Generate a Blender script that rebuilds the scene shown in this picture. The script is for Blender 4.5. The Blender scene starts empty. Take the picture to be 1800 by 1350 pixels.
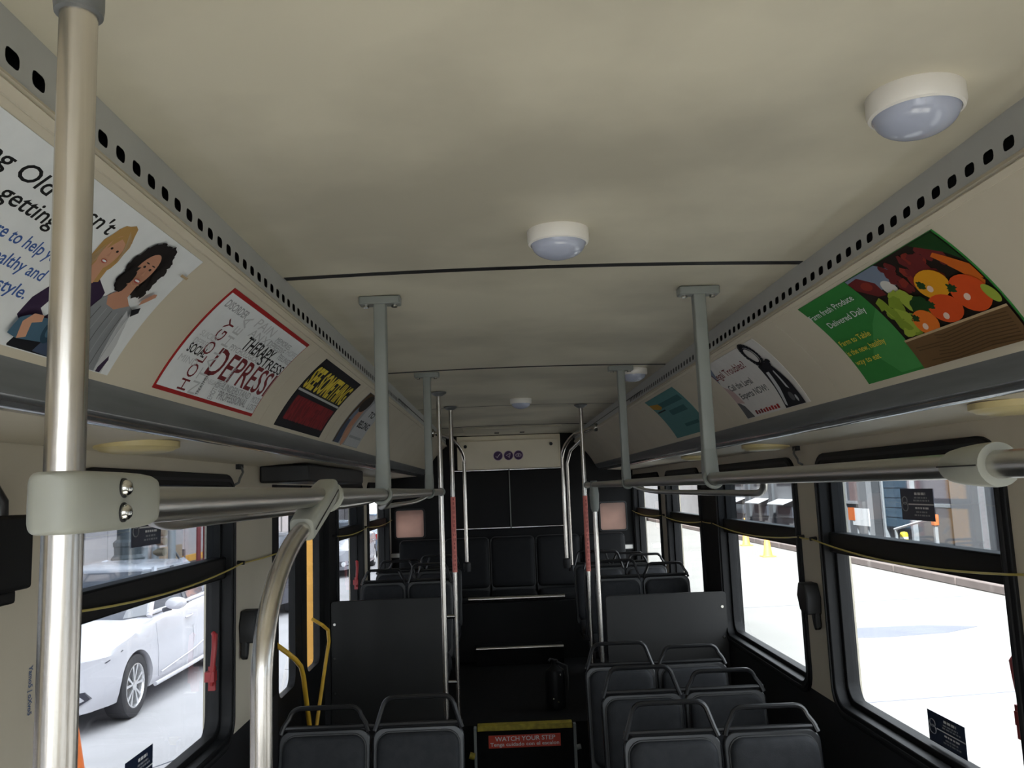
import bpy, bmesh, math, random
from mathutils import Vector, Matrix

random.seed(7)
scene = bpy.context.scene
COL = scene.collection
PI = math.pi

# ------------------------------------------------------------------ camera
def look_axes(pitch, yaw, roll):
    f = Vector((math.sin(yaw) * math.cos(pitch), math.cos(yaw) * math.cos(pitch), math.sin(pitch)))
    r = Vector((math.cos(yaw), -math.sin(yaw), 0))
    u = r.cross(f)
    c, s = math.cos(roll), math.sin(roll)
    return c * r - s * u, s * r + c * u, f

cam_data = bpy.data.cameras.new('camera')
cam = bpy.data.objects.new('camera', cam_data)
COL.objects.link(cam)
_r, _u, _f = look_axes(0.126637, 0.0206896, 0.0374565)
_m = Matrix(((_r.x, _u.x, -_f.x), (_r.y, _u.y, -_f.y), (_r.z, _u.z, -_f.z))).to_4x4()
_m.translation = Vector((-0.129, 0.0, 1.75))
cam.matrix_world = _m
cam_data.sensor_fit = 'HORIZONTAL'
cam_data.sensor_width = 36.0
cam_data.lens = 1447.32 / 1800 * 36.0
cam_data.clip_start = 0.02
cam_data.clip_end = 500
scene.camera = cam

# ------------------------------------------------------------------ light: an overcast city sky
world = bpy.data.worlds.new('sky')
scene.world = world
world.use_nodes = True
wn = world.node_tree.nodes
wn['Background'].inputs['Color'].default_value = (0.90, 0.94, 1.0, 1)
wn['Background'].inputs['Strength'].default_value = 2.8

sun_d = bpy.data.lights.new('sun', 'SUN')
sun_d.energy = 12.0
sun_d.angle = math.radians(3)
sun_d.color = (1.0, 0.96, 0.90)
sun = bpy.data.objects.new('sun', sun_d)
sun.rotation_euler = Vector((0.25, 0.62, -0.74)).to_track_quat('-Z', 'Y').to_euler()
sun.location = (-10, -25, 30)
COL.objects.link(sun)

vs = scene.view_settings
vs.view_transform = 'Standard'
vs.look = 'None'
vs.exposure = 1.2
vs.gamma = 1.0
vs.use_curve_mapping = False
scene.display_settings.display_device = 'sRGB'
cy = scene.cycles
cy.use_denoising = True
cy.max_bounces = 12
cy.diffuse_bounces = 8
cy.glossy_bounces = 4
cy.transmission_bounces = 8
cy.transparent_max_bounces = 16
cy.sample_clamp_indirect = 6.0
cy.caustics_reflective = False
cy.caustics_refractive = False

# ------------------------------------------------------------------ materials
MATS = {}
def mat(name, col, rough=0.6, metal=0.0, noise=0.0, nscale=8.0, bump=0.0, bscale=60.0, spec=0.5,
        stretch=None, coat=0.0, col2=None, detail=4.0):
    if name in MATS:
        return MATS[name]
    m = bpy.data.materials.new(name)
    m.use_nodes = True
    nt = m.node_tree
    b = nt.nodes['Principled BSDF']
    b.inputs['Roughness'].default_value = rough
    b.inputs['Metallic'].default_value = metal
    b.inputs['Specular IOR Level'].default_value = spec
    if coat:
        b.inputs['Coat Weight'].default_value = coat
        b.inputs['Coat Roughness'].default_value = 0.08
    c4 = (*col, 1)
    tc = nt.nodes.new('ShaderNodeTexCoord')
    mp = nt.nodes.new('ShaderNodeMapping')
    nt.links.new(tc.outputs['Object'], mp.inputs['Vector'])
    if stretch:
        mp.inputs['Scale'].default_value = stretch
    n = nt.nodes.new('ShaderNodeTexNoise')
    n.inputs['Scale'].default_value = nscale
    n.inputs['Detail'].default_value = detail
    nt.links.new(mp.outputs['Vector'], n.inputs['Vector'])
    mx = nt.nodes.new('ShaderNodeMix')
    mx.data_type = 'RGBA'
    d = col2 if col2 else tuple(max(0.0, c * (1 - noise)) for c in col)
    mx.inputs['A'].default_value = (*d, 1)
    mx.inputs['B'].default_value = c4
    rp = nt.nodes.new('ShaderNodeMapRange')
    rp.inputs['From Min'].default_value = 0.35
    rp.inputs['From Max'].default_value = 0.62
    nt.links.new(n.outputs['Fac'], rp.inputs['Value'])
    nt.links.new(rp.outputs['Result'], mx.inputs['Factor'])
    nt.links.new(mx.outputs['Result'], b.inputs['Base Color'])
    if bump:
        n2 = nt.nodes.new('ShaderNodeTexNoise')
        n2.inputs['Scale'].default_value = bscale
        nt.links.new(mp.outputs['Vector'], n2.inputs['Vector'])
        bp = nt.nodes.new('ShaderNodeBump')
        bp.inputs['Strength'].default_value = bump
        bp.inputs['Distance'].default_value = 0.01
        nt.links.new(n2.outputs['Fac'], bp.inputs['Height'])
        nt.links.new(bp.outputs['Normal'], b.inputs['Normal'])
    MATS[name] = m
    return m

def glass_mat(name, tint, gloss=0.06):
    """thin pane: see-through with a tint and a faint mirror reflection"""
    if name in MATS:
        return MATS[name]
    m = bpy.data.materials.new(name)
    m.use_nodes = True
    nt = m.node_tree
    nt.nodes.clear()
    out = nt.nodes.new('ShaderNodeOutputMaterial')
    tr = nt.nodes.new('ShaderNodeBsdfTransparent')
    tr.inputs['Color'].default_value = (*tint, 1)
    gl = nt.nodes.new('ShaderNodeBsdfGlossy')
    gl.inputs['Roughness'].default_value = 0.03
    fr = nt.nodes.new('ShaderNodeFresnel')
    fr.inputs['IOR'].default_value = 2.8
    mx = nt.nodes.new('ShaderNodeMixShader')
    ge = nt.nodes.new('ShaderNodeNewGeometry')     # only the outer face of the thin pane mirrors
    inv = nt.nodes.new('ShaderNodeMath')
    inv.operation = 'SUBTRACT'
    inv.inputs[0].default_value = 1.0
    nt.links.new(ge.outputs['Backfacing'], inv.inputs[1])
    mul = nt.nodes.new('ShaderNodeMath')
    mul.operation = 'MULTIPLY'
    nt.links.new(fr.outputs['Fac'], mul.inputs[0])
    nt.links.new(inv.outputs[0], mul.inputs[1])
    nt.links.new(mul.outputs[0], mx.inputs['Fac'])
    nt.links.new(tr.outputs['BSDF'], mx.inputs[1])
    nt.links.new(gl.outputs['BSDF'], mx.inputs[2])
    nt.links.new(mx.outputs['Shader'], out.inputs['Surface'])
    MATS[name] = m
    return m

def translucent_mat(name, col):
    m = bpy.data.materials.new(name)
    m.use_nodes = True
    nt = m.node_tree
    nt.nodes.clear()
    out = nt.nodes.new('ShaderNodeOutputMaterial')
    tr = nt.nodes.new('ShaderNodeBsdfTranslucent')
    df = nt.nodes.new('ShaderNodeBsdfDiffuse')
    tc = nt.nodes.new('ShaderNodeTexCoord')
    n = nt.nodes.new('ShaderNodeTexNoise')
    n.inputs['Scale'].default_value = 9
    nt.links.new(tc.outputs['Object'], n.inputs['Vector'])
    mxc = nt.nodes.new('ShaderNodeMix')
    mxc.data_type = 'RGBA'
    mxc.inputs['A'].default_value = (*[c * 0.75 for c in col], 1)
    mxc.inputs['B'].default_value = (*col, 1)
    nt.links.new(n.outputs['Fac'], mxc.inputs['Factor'])
    nt.links.new(mxc.outputs['Result'], tr.inputs['Color'])
    nt.links.new(mxc.outputs['Result'], df.inputs['Color'])
    mx = nt.nodes.new('ShaderNodeMixShader')
    mx.inputs['Fac'].default_value = 0.3
    nt.links.new(tr.outputs['BSDF'], mx.inputs[1])
    nt.links.new(df.outputs['BSDF'], mx.inputs[2])
    nt.links.new(mx.outputs['Shader'], out.inputs['Surface'])
    MATS[name] = m
    return m

mat('ceiling', (0.66, 0.61, 0.485), 0.5, noise=0.30, nscale=1.9, detail=5)
mat('vent_strip', (0.45, 0.455, 0.445), 0.5, noise=0.05)
mat('cream', (0.60, 0.54, 0.43), 0.5, noise=0.07, nscale=3)
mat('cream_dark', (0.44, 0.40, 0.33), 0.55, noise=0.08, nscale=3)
mat('molding_dark', (0.16, 0.165, 0.165), 0.38, noise=0.2, nscale=6, stretch=(8, 0.6, 8))
mat('molding_metal', (0.82, 0.83, 0.85), 0.17, metal=0.9, noise=0.25, nscale=7, stretch=(6, 0.8, 6))
mat('steel', (0.66, 0.62, 0.57), 0.27, metal=1.0, noise=0.10, nscale=40, bump=0.04, bscale=220, stretch=(1, 1, 0.05))
mat('steel_h', (0.62, 0.60, 0.56), 0.3, metal=1.0, noise=0.10, nscale=40, bump=0.03, bscale=220, stretch=(1, 0.05, 1))
mat('grey_paint', (0.22, 0.235, 0.22), 0.45, noise=0.06, nscale=12)
mat('coupling', (0.34, 0.345, 0.30), 0.42, noise=0.08, nscale=20)
mat('black_rubber', (0.008, 0.008, 0.009), 0.55, noise=0.1)
mat('black_frame', (0.005, 0.0053, 0.006), 0.5, noise=0.1, spec=0.22)
mat('bench_cloth_shaded', (0.009, 0.0095, 0.0105), 0.7, noise=0.15, nscale=20, spec=0.2)  # seat cloth darkened, shade of the rear put into the colour
mat('black_panel', (0.007, 0.007, 0.0075), 0.6, noise=0.15, nscale=5, spec=0.2)
mat('partition', (0.022, 0.0215, 0.021), 0.5, spec=0.3, noise=0.12, nscale=6, bump=0.05, bscale=300)
mat('dark_wall', (0.011, 0.011, 0.013), 0.55, noise=0.2, nscale=6)
mat('cream_lit', (0.80, 0.72, 0.56), 0.5, noise=0.05, nscale=5)  # cream lightened, light from the front put into the colour
mat('floor_bounce', (0.82, 0.79, 0.72), 0.6, noise=0.1, nscale=9)  # made pale to throw sunlight up at the ceiling
mat('floor_rubber', (0.007, 0.007, 0.0075), 0.8, noise=0.35, nscale=25, bump=0.1, bscale=120, spec=0.15)
mat('seat_shell', (0.009, 0.0095, 0.011), 0.32, noise=0.1)
mat('seat_cloth', (0.023, 0.0245, 0.028), 0.7, spec=0.3, noise=0.25, nscale=30, bump=0.15, bscale=400)
mat('seat_piping', (0.035, 0.035, 0.036), 0.5)
mat('black_tube', (0.013, 0.013, 0.014), 0.3)
mat('white_plastic', (0.80, 0.77, 0.72), 0.4, noise=0.04)
mat('lamp_dome', (0.42, 0.45, 0.56), 0.12, noise=0.05, spec=0.6)
mat('yellow_lens', (0.66, 0.55, 0.28), 0.35, noise=0.08)
mat('yellow_paint', (0.62, 0.36, 0.035), 0.4, noise=0.12, nscale=20)
mat('nosing_yellow', (0.42, 0.33, 0.03), 0.55, noise=0.35, nscale=30)
mat('yellow_cord', (0.50, 0.40, 0.10), 0.5)
mat('red_tape', (0.88, 0.27, 0.22), 0.5, noise=0.15, nscale=25)
mat('tape_ink', (0.40, 0.08, 0.07), 0.6)
mat('red_plastic', (0.30, 0.022, 0.024), 0.4)
mat('red_sign', (0.62, 0.06, 0.03), 0.5, noise=0.08)
mat('navy_decal', (0.010, 0.020, 0.050), 0.35)
mat('ink_white', (0.75, 0.75, 0.74), 0.6)
mat('ink_grey', (0.30, 0.31, 0.33), 0.6)
mat('ink_black', (0.012, 0.012, 0.013), 0.55)
mat('chrome', (0.8, 0.8, 0.8), 0.12, metal=1.0)
mat('bolt', (0.55, 0.54, 0.50), 0.18, metal=1.0)
mat('purple', (0.045, 0.008, 0.075), 0.5)
mat('pale_ring', (0.55, 0.45, 0.52), 0.5)
glass_mat('glass_clear', (0.93, 0.95, 0.95))
glass_mat('glass_tint', (0.60, 0.64, 0.665))
translucent_mat('pink_pane', (0.62, 0.48, 0.42))
translucent_mat('pale_pane', (0.9, 0.72, 0.66))

# ------------------------------------------------------------------ mesh helpers
ROOTS = {}
class MB:
    def __init__(self):
        self.v = []
        self.f = []
    def add(self, vs_, fs_):
        o = len(self.v)
        self.v += [tuple(p) for p in vs_]
        self.f += [tuple(i + o for i in f) for f in fs_]
        return self
    def box(self, x0, x1, y0, y1, z0, z1):
        if x0 > x1: x0, x1 = x1, x0
        if y0 > y1: y0, y1 = y1, y0
        if z0 > z1: z0, z1 = z1, z0
        p = [(x0, y0, z0), (x1, y0, z0), (x1, y1, z0), (x0, y1, z0), (x0, y0, z1), (x1, y0, z1), (x1, y1, z1), (x0, y1, z1)]
        return self.add(p, [(0, 3, 2, 1), (4, 5, 6, 7), (0, 1, 5, 4), (1, 2, 6, 5), (2, 3, 7, 6), (3, 0, 4, 7)])
    def tube(self, path, r, seg=12, closed=False, radii=None):
        P = [Vector(p) for p in path]
        n = len(P)
        rings = []
        up = None
        for i in range(n):
            if closed:
                t = (P[(i + 1) % n] - P[i - 1]).normalized()
            else:
                t = (P[min(i + 1, n - 1)] - P[max(i - 1, 0)]).normalized()
            if up is None:
                a = Vector((0, 0, 1)) if abs(t.z) < 0.9 else Vector((1, 0, 0))
                up = (a - t * a.dot(t)).normalized()
            else:
                up = (up - t * up.dot(t)).normalized()
            w = t.cross(up)
            rr = radii[i] if radii else r
            rings.append([P[i] + (up * math.cos(2 * PI * k / seg) + w * math.sin(2 * PI * k / seg)) * rr for k in range(seg)])
        vv = [q for ring in rings for q in ring]
        ff = []
        for i in range(n if closed else n - 1):
            a, b = i * seg, ((i + 1) % n) * seg
            for k in range(seg):
                k2 = (k + 1) % seg
                ff.append((a + k, b + k, b + k2, a + k2))
        if not closed:
            ff.append(tuple(range(seg)))
            ff.append(tuple((n - 1) * seg + k for k in reversed(range(seg))))
        return self.add(vv, ff)
    def lathe(self, prof, origin=(0, 0, 0), axis='z', seg=28, caps=True):
        vv, ff = [], []
        for r, h in prof:
            for k in range(seg):
                a = 2 * PI * k / seg
                c, s = r * math.cos(a), r * math.sin(a)
                p = {'z': (c, s, h), 'x': (h, c, s), 'y': (s, h, c)}[axis]
                vv.append((p[0] + origin[0], p[1] + origin[1], p[2] + origin[2]))
        for i in range(len(prof) - 1):
            for k in range(seg):
                k2 = (k + 1) % seg
                ff.append((i * seg + k, i * seg + k2, (i + 1) * seg + k2, (i + 1) * seg + k))
        if caps:
            ff.append(tuple(reversed(range(seg))))
            ff.append(tuple((len(prof) - 1) * seg + k for k in range(seg)))
        return self.add(vv, ff)
    def prism(self, loop, fn, t0, t1):
        """loop of 2-D points, fn(a, b, t) -> 3-D"""
        n = len(loop)
        vv = [fn(a, b, t0) for a, b in loop] + [fn(a, b, t1) for a, b in loop]
        ff = [tuple(reversed(range(n))), tuple(range(n, 2 * n))]
        ff += [(i, (i + 1) % n, n + (i + 1) % n, n + i) for i in range(n)]
        return self.add(vv, ff)
    def ring(self, outer, inner, fn, t0, t1):
        n = len(outer)
        vv = [fn(a, b, t0) for a, b in outer] + [fn(a, b, t0) for a, b in inner] + [fn(a, b, t1) for a, b in outer] + [fn(a, b, t1) for a, b in inner]
        ff = []
        for i in range(n):
            j = (i + 1) % n
            ff += [(i, n + i, n + j, j), (2 * n + i, 2 * n + j, 3 * n + j, 3 * n + i), (i, j, 2 * n + j, 2 * n + i), (n + i, 3 * n + i, 3 * n + j, n + j)]
        return self.add(vv, ff)
    def grid(self, fn, nu, nv):
        vv = [fn(i / nu, j / nv) for j in range(nv + 1) for i in range(nu + 1)]
        w = nu + 1
        ff = [(j * w + i, j * w + i + 1, (j + 1) * w + i + 1, (j + 1) * w + i) for j in range(nv) for i in range(nu)]
        return self.add(vv, ff)
    def loft(self, sections, caps=True):
        n = len(sections[0])
        vv = [p for s in sections for p in s]
        ff = []
        for i in range(len(sections) - 1):
            for k in range(n):
                k2 = (k + 1) % n
                ff.append((i * n + k, i * n + k2, (i + 1) * n + k2, (i + 1) * n + k))
        if caps:
            ff.append(tuple(reversed(range(n))))
            ff.append(tuple((len(sections) - 1) * n + k for k in range(n)))
        return self.add(vv, ff)
    def mesh(self, name, smooth=True, angle=38):
        me = bpy.data.meshes.new(name)
        me.from_pydata(self.v, [], self.f)
        bm = bmesh.new()
        bm.from_mesh(me)
        bmesh.ops.recalc_face_normals(bm, faces=bm.faces)
        bm.to_mesh(me)
        bm.free()
        if smooth:
            me.polygons.foreach_set('use_smooth', [True] * len(me.polygons))
            me.set_sharp_from_angle(angle=math.radians(angle))
        return me
    def build(self, name, m, parent=None, smooth=True, bevel=0, angle=38):
        me = self.mesh(name, smooth, angle)
        return link(name, me, m, parent, bevel)

def link(name, me, m, parent=None, bevel=0):
    o = bpy.data.objects.new(name, me)
    COL.objects.link(o)
    if m is not None:
        me.materials.append(MATS[m] if isinstance(m, str) else m)
    if parent is not None:
        o.parent = parent
        if parent in ROOTS:
            o.matrix_parent_inverse = Matrix.Translation(ROOTS[parent]).inverted()
    if bevel:
        b = o.modifiers.new('bevel', 'BEVEL')
        b.width = bevel
        b.segments = 2
        b.limit_method = 'ANGLE'
        b.angle_limit = math.radians(50)
    return o

def thing(name, label, cat, loc=(0, 0, 0), group=None):
    o = bpy.data.objects.new(name, None)
    o.empty_display_size = 0.1
    COL.objects.link(o)
    o.location = loc
    o['label'] = label
    o['category'] = cat
    if group:
        o['group'] = group
    ROOTS[o] = Vector(loc)
    return o

def tag(o, label, cat, group=None):
    o['label'] = label
    o['category'] = cat
    if group:
        o['group'] = group
    return o

def struct(o, label=None):
    o['kind'] = 'structure'
    if label:
        o['label'] = label
    return o

def sroot(name, label, loc=(0, 0, 0)):
    o = bpy.data.objects.new(name, None)
    o.empty_display_size = 0.1
    COL.objects.link(o)
    o.location = loc
    o['kind'] = 'structure'
    o['label'] = label
    ROOTS[o] = Vector(loc)
    return o

def copy_tree(src, parent=None):
    c = src.copy()
    COL.objects.link(c)
    c.parent = parent
    for ch in list(src.children):
        copy_tree(ch, c)
    return c

def rrect(a0, a1, b0, b1, r, n=6):
    pts = []
    for cx_, cy_, st in ((a1 - r, b1 - r, 0), (a0 + r, b1 - r, 90), (a0 + r, b0 + r, 180), (a1 - r, b0 + r, 270)):
        for k in range(n + 1):
            t = math.radians(st + 90 * k / n)
            pts.append((cx_ + r * math.cos(t), cy_ + r * math.sin(t)))
    return pts

def arc(p0, p1, p2, n=8):
    """quadratic curve through a corner"""
    P0, P1, P2 = Vector(p0), Vector(p1), Vector(p2)
    return [P0 * (1 - t) ** 2 + P1 * 2 * t * (1 - t) + P2 * t * t for t in [k / n for k in range(n + 1)]]

_txt = {}
def text2d(s, bold=0.0, shear=0.0):
    """flat letter outlines, returned as (verts, faces) with cap height about 0.7"""
    key = (s, bold, shear)
    if key in _txt:
        return _txt[key]
    cu = bpy.data.curves.new('lettering', 'FONT')
    cu.body = s
    cu.size = 1
    cu.resolution_u = 3
    cu.offset = bold
    cu.shear = shear
    ob = bpy.data.objects.new('lettering', cu)
    COL.objects.link(ob)
    dg = bpy.context.evaluated_depsgraph_get()
    me = bpy.data.meshes.new_from_object(ob.evaluated_get(dg))
    vv = [(v.co.x, v.co.y) for v in me.vertices]
    ff = [tuple(p.vertices) for p in me.polygons]
    bpy.data.objects.remove(ob)
    bpy.data.curves.remove(cu)
    bpy.data.meshes.remove(me)
    _txt[key] = (vv, ff)
    return vv, ff

def text_fit(s, a0, a1, b0, h, bold=0.0, shear=0.0):
    """letters stretched so that they run from a0 to a1 with baseline b0 and cap height h"""
    vv, ff = text2d(s, bold, shear)
    x0 = min(p[0] for p in vv)
    x1 = max(p[0] for p in vv)
    k = (a1 - a0) / max(1e-6, x1 - x0)
    return [(a0 + (x - x0) * k, b0 + y / 0.70 * h) for x, y in vv], ff
# ------------------------------------------------------------------ the bus shell
YF, YR = -1.25, 8.1          # front and rear end of the saloon
XW, XO = 1.17, 1.27         # inner face of the side walls, outer skin
CZ = 2.27
RX = 0.43                   # handrails, posts

def crown(x):
    return CZ + 0.010 * (1 - min(1.0, (x / 0.62) ** 2))

ceil = sroot('ceiling', 'beige ceiling of long curved panels meeting in dark cross seams', (0, 2.8, 2.3))
seams = [YF, 0.29, 1.93, 3.57, 5.21, 6.85, 8.02]
for i in range(len(seams) - 1):
    a, b = seams[i] + 0.006, seams[i + 1] - 0.004
    drop = 0.0025 * (i % 2)
    mb = MB()
    n = 14
    low = [(-0.625 + 1.25 * k / n) for k in range(n + 1)]
    sec = lambda y: [(x, y, crown(x) - drop) for x in low] + [(x, y, crown(x) + 0.02) for x in reversed(low)]
    mb.loft([sec(a), sec(a + 0.004), sec(b - 0.02), sec(b)])
    mb.build('ceiling_panel', 'ceiling', ceil, angle=60)
mb = MB()
mb.box(-XO, XO, YF - 0.1, YR + 0.1, 2.34, 2.40)
mb.build('roof_shell', 'dark_wall', ceil)
# dark seam strip seen through the joints
for i, y in enumerate(seams[1:-1]):
    wg = 0.014 if i == 1 else 0.006
    xs_ = [(-0.622 + 1.244 * k / 14) for k in range(15)]
    sec = lambda yy: [(x, yy, crown(x) - 0.0032) for x in xs_] + [(x, yy, crown(x) + 0.012) for x in reversed(xs_)]
    MB().loft([sec(y - wg), sec(y + wg)]).build('seam_gasket', 'black_rubber', ceil)
    MB().box(-0.62, 0.62, y - 0.02, y + 0.02, CZ + 0.031, CZ + 0.04).build('seam_backing', 'black_rubber', ceil)

# cove profile, shared by the side covers and the advertisements on them
PX0, PZ0 = 0.628, 2.178
TH0, KK = math.radians(38), math.radians(24) / 0.28
def prof(s):
    th = TH0 + KK * s
    return PX0 + (math.sin(th) - math.sin(TH0)) / KK, PZ0 + (math.cos(th) - math.cos(TH0)) / KK
def cove(side, y, s, off=0.0):
    th = TH0 + KK * s
    x, z = prof(s)
    return (side * (x - math.sin(th) * off), y, z - math.cos(th) * off)

def vent_strip(side, name, label):
    root = sroot(name, label, (side * 0.63, 3, 2.2))
    x = side * 0.625
    zs = [2.186, 2.2095, 2.2285, 2.274]
    mb = MB()
    mb.box(x, x + side * 0.001, YF, -0.6, zs[0], zs[3])
    y = -0.6
    while y < 4.55:
        ys = [y, y + 0.012, y + 0.038, y + 0.05]
        for i in range(3):
            for j in range(3):
                if i == 1 and j == 1:
                    continue
                mb.add([(x, ys[i], zs[j]), (x, ys[i + 1], zs[j]), (x, ys[i + 1], zs[j + 1]), (x, ys[i], zs[j + 1])], [(0, 1, 2, 3)])
        c = 0.006
        for (cy_, cz_, sy, sz) in ((ys[1], zs[1], 1, 1), (ys[2], zs[1], -1, 1), (ys[2], zs[2], -1, -1), (ys[1], zs[2], 1, -1)):
            mb.add([(x, cy_, cz_), (x, cy_ + sy * c, cz_), (x, cy_ + sy * c * .3, cz_ + sz * c * .3), (x, cy_, cz_ + sz * c)], [(0, 1, 2, 3)])
        y += 0.05
    mb.box(x, x + side * 0.001, y, 8.0, zs[0], zs[3])
    mb.build('perforated_strip', 'vent_strip', root, smooth=False)
    MB().box(x + side * 0.025, x + side * 0.03, YF, 8.0, 2.17, 2.34).build('duct_lining', 'black_rubber', root)
    MB().box(x - side * 0.0015, x + side * 0.01, YF, 8.0, 2.1825, 2.1862).build('shadow_gap', 'black_rubber', root)
    MB().box(x - side * 0.003, x + side * 0.004, 4.2, 8.0, 2.226, 2.230).build('groove', 'black_rubber', root)
    return root
vent_strip(-1, 'trim_1', 'grey perforated air strip along the left edge of the ceiling')
vent_strip(1, 'trim_2', 'grey perforated air strip along the right edge of the ceiling')

for side, n1, n2, lab in ((-1, 'trim_3', 'trim_5', 'left'), (1, 'trim_4', 'trim_6', 'right')):
    root = sroot(n1, 'cream curved cover panels carrying advertisements on the %s side' % lab, (side * 0.7, 3, 2.0))
    joints = [YF, 0.6, 2.36, 3.25, 5.05, 6.6, 8.02] if side < 0 else [YF, 0.6, 2.2, 3.2, 4.45, 6.6, 8.02]
    for i in range(len(joints) - 1):
        a, b = joints[i] + 0.001, joints[i + 1] - 0.001
        mb = MB()
        S = [-0.016 + 0.302 * k / 12 for k in range(13)]
        sec = lambda y: [cove(side, y, s) for s in S] + [cove(side, y, s, -0.012) for s in reversed(S)]
        mb.loft([sec(a), sec(b)])
        mb.build('cover_panel', 'cream', root, angle=50)
    # retaining lip along the top of the advertisements
    mb = MB()
    lip = [cove(side, 0, -0.012, 0.001), cove(side, 0, -0.012, 0.006), cove(side, 0, 0.0, 0.006), cove(side, 0, 0.003, 0.002)]
    mb.loft([[(p[0], YF, p[2]) for p in lip], [(p[0], 8.0, p[2]) for p in lip]])
    mb.build('top_lip', 'cream', root)
    mo = sroot(n2, 'dark grey and bright metal edge moulding under the %s advertisements' % lab, (side * 0.85, 3, 1.93))
    P = [(0.810, 1.966), (0.818, 1.945), (0.832, 1.926), (0.848, 1.916), (0.848, 1.93), (0.826, 1.97)]
    MB().loft([[(side * x, YF, z) for x, z in P], [(side * x, 8.0, z) for x, z in P]]).build('upper_strip', 'molding_dark', mo)
    P = [(0.874 + 0.028 * math.cos(math.radians(a_)), 1.9245 + 0.028 * math.sin(math.radians(a_))) for a_ in range(180, 311, 10)] + [(0.905, 1.915), (0.85, 1.93)]
    ys_ = [YF, 3.1, 5.0, 8.0]
    for i in range(3):
        MB().loft([[(side * x, ys_[i] + 0.002, z) for x, z in P], [(side * x, ys_[i + 1] - 0.002, z) for x, z in P]]).build('lower_strip', 'molding_metal', mo)
    MB().add([(side * 0.90, YF, 1.905), (side * 0.90, 8.0, 1.905), (side * 1.19, 8.0, 1.886), (side * 1.19, YF, 1.886)] +
             [(side * 0.90, YF, 1.92), (side * 0.90, 8.0, 1.92), (side * 1.19, 8.0, 1.90), (side * 1.19, YF, 1.90)],
             [(0, 1, 2, 3), (4, 7, 6, 5), (0, 4, 5, 1), (1, 5, 6, 2), (2, 6, 7, 3), (3, 7, 4, 0)]).build('soffit', 'cream', mo)

# side walls
WIN = {1: [(-1.0, 0.32), (0.60, 1.87), (2.10, 3.37), (3.59, 4.93), (5.32, 6.43), (6.66, 7.98)],
       -1: [(0.42, 1.66), (2.03, 3.28), (5.30, 6.33), (6.55, 7.80)]}
DOOR = {1: [], -1: [(-1.15, 0.10), (3.93, 5.10)]}
WZ0, WZ1 = 0.83, 1.845
IN = 0.034
def wall(side, name, label):
    root = sroot(name, label, (side * 1.2, 2.8, 0))
    ops = sorted([(a + IN, b - IN, 'w') for a, b in WIN[side]] + [(a, b, 'd') for a, b in DOOR[side]])
    x0, x1 = side * XW, side * XO
    # below the windows
    cuts = [YF] + [v for a, b, k in ops if k == 'd' for v in (a, b)] + [YR]
    for i in range(0, len(cuts), 2):
        MB().box(x0, x1, cuts[i], cuts[i + 1], -0.35, WZ0 + IN).build('lower_panel', 'dark_wall', root)
    MB().box(x0, x1, YF, YR, WZ1 - IN, 2.345).build('header', 'cream', root)
    e = YF
    for a, b, k in ops + [(YR, YR, 'e')]:
        if a > e + 0.001:
            m = 'cream'
            if side > 0 and 4.8 < e < 5.2: m = 'black_panel'
            if side < 0 and 5.0 < e < 5.2: m = 'black_panel'
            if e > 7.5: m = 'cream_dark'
            if side < 0 and 3.1 < e < 3.3:
                MB().box(x0, x1, e, 3.83, WZ0 + IN, WZ1 - IN).build('pillar', m, root)
                MB().box(x0 + side * 0.002, x1, 3.83, a, WZ0 + IN, WZ1 - IN).build('door_post', 'black_panel', root)
            else:
                MB().box(x0, x1, e, a, WZ0 + IN, WZ1 - IN).build('pillar', m, root)
        e = b
    return root
wl = wall(-1, 'wall_left', 'left side wall, dark below the windows and cream above')
wr = wall(1, 'wall_right', 'right side wall, dark below the windows and cream above')

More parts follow.
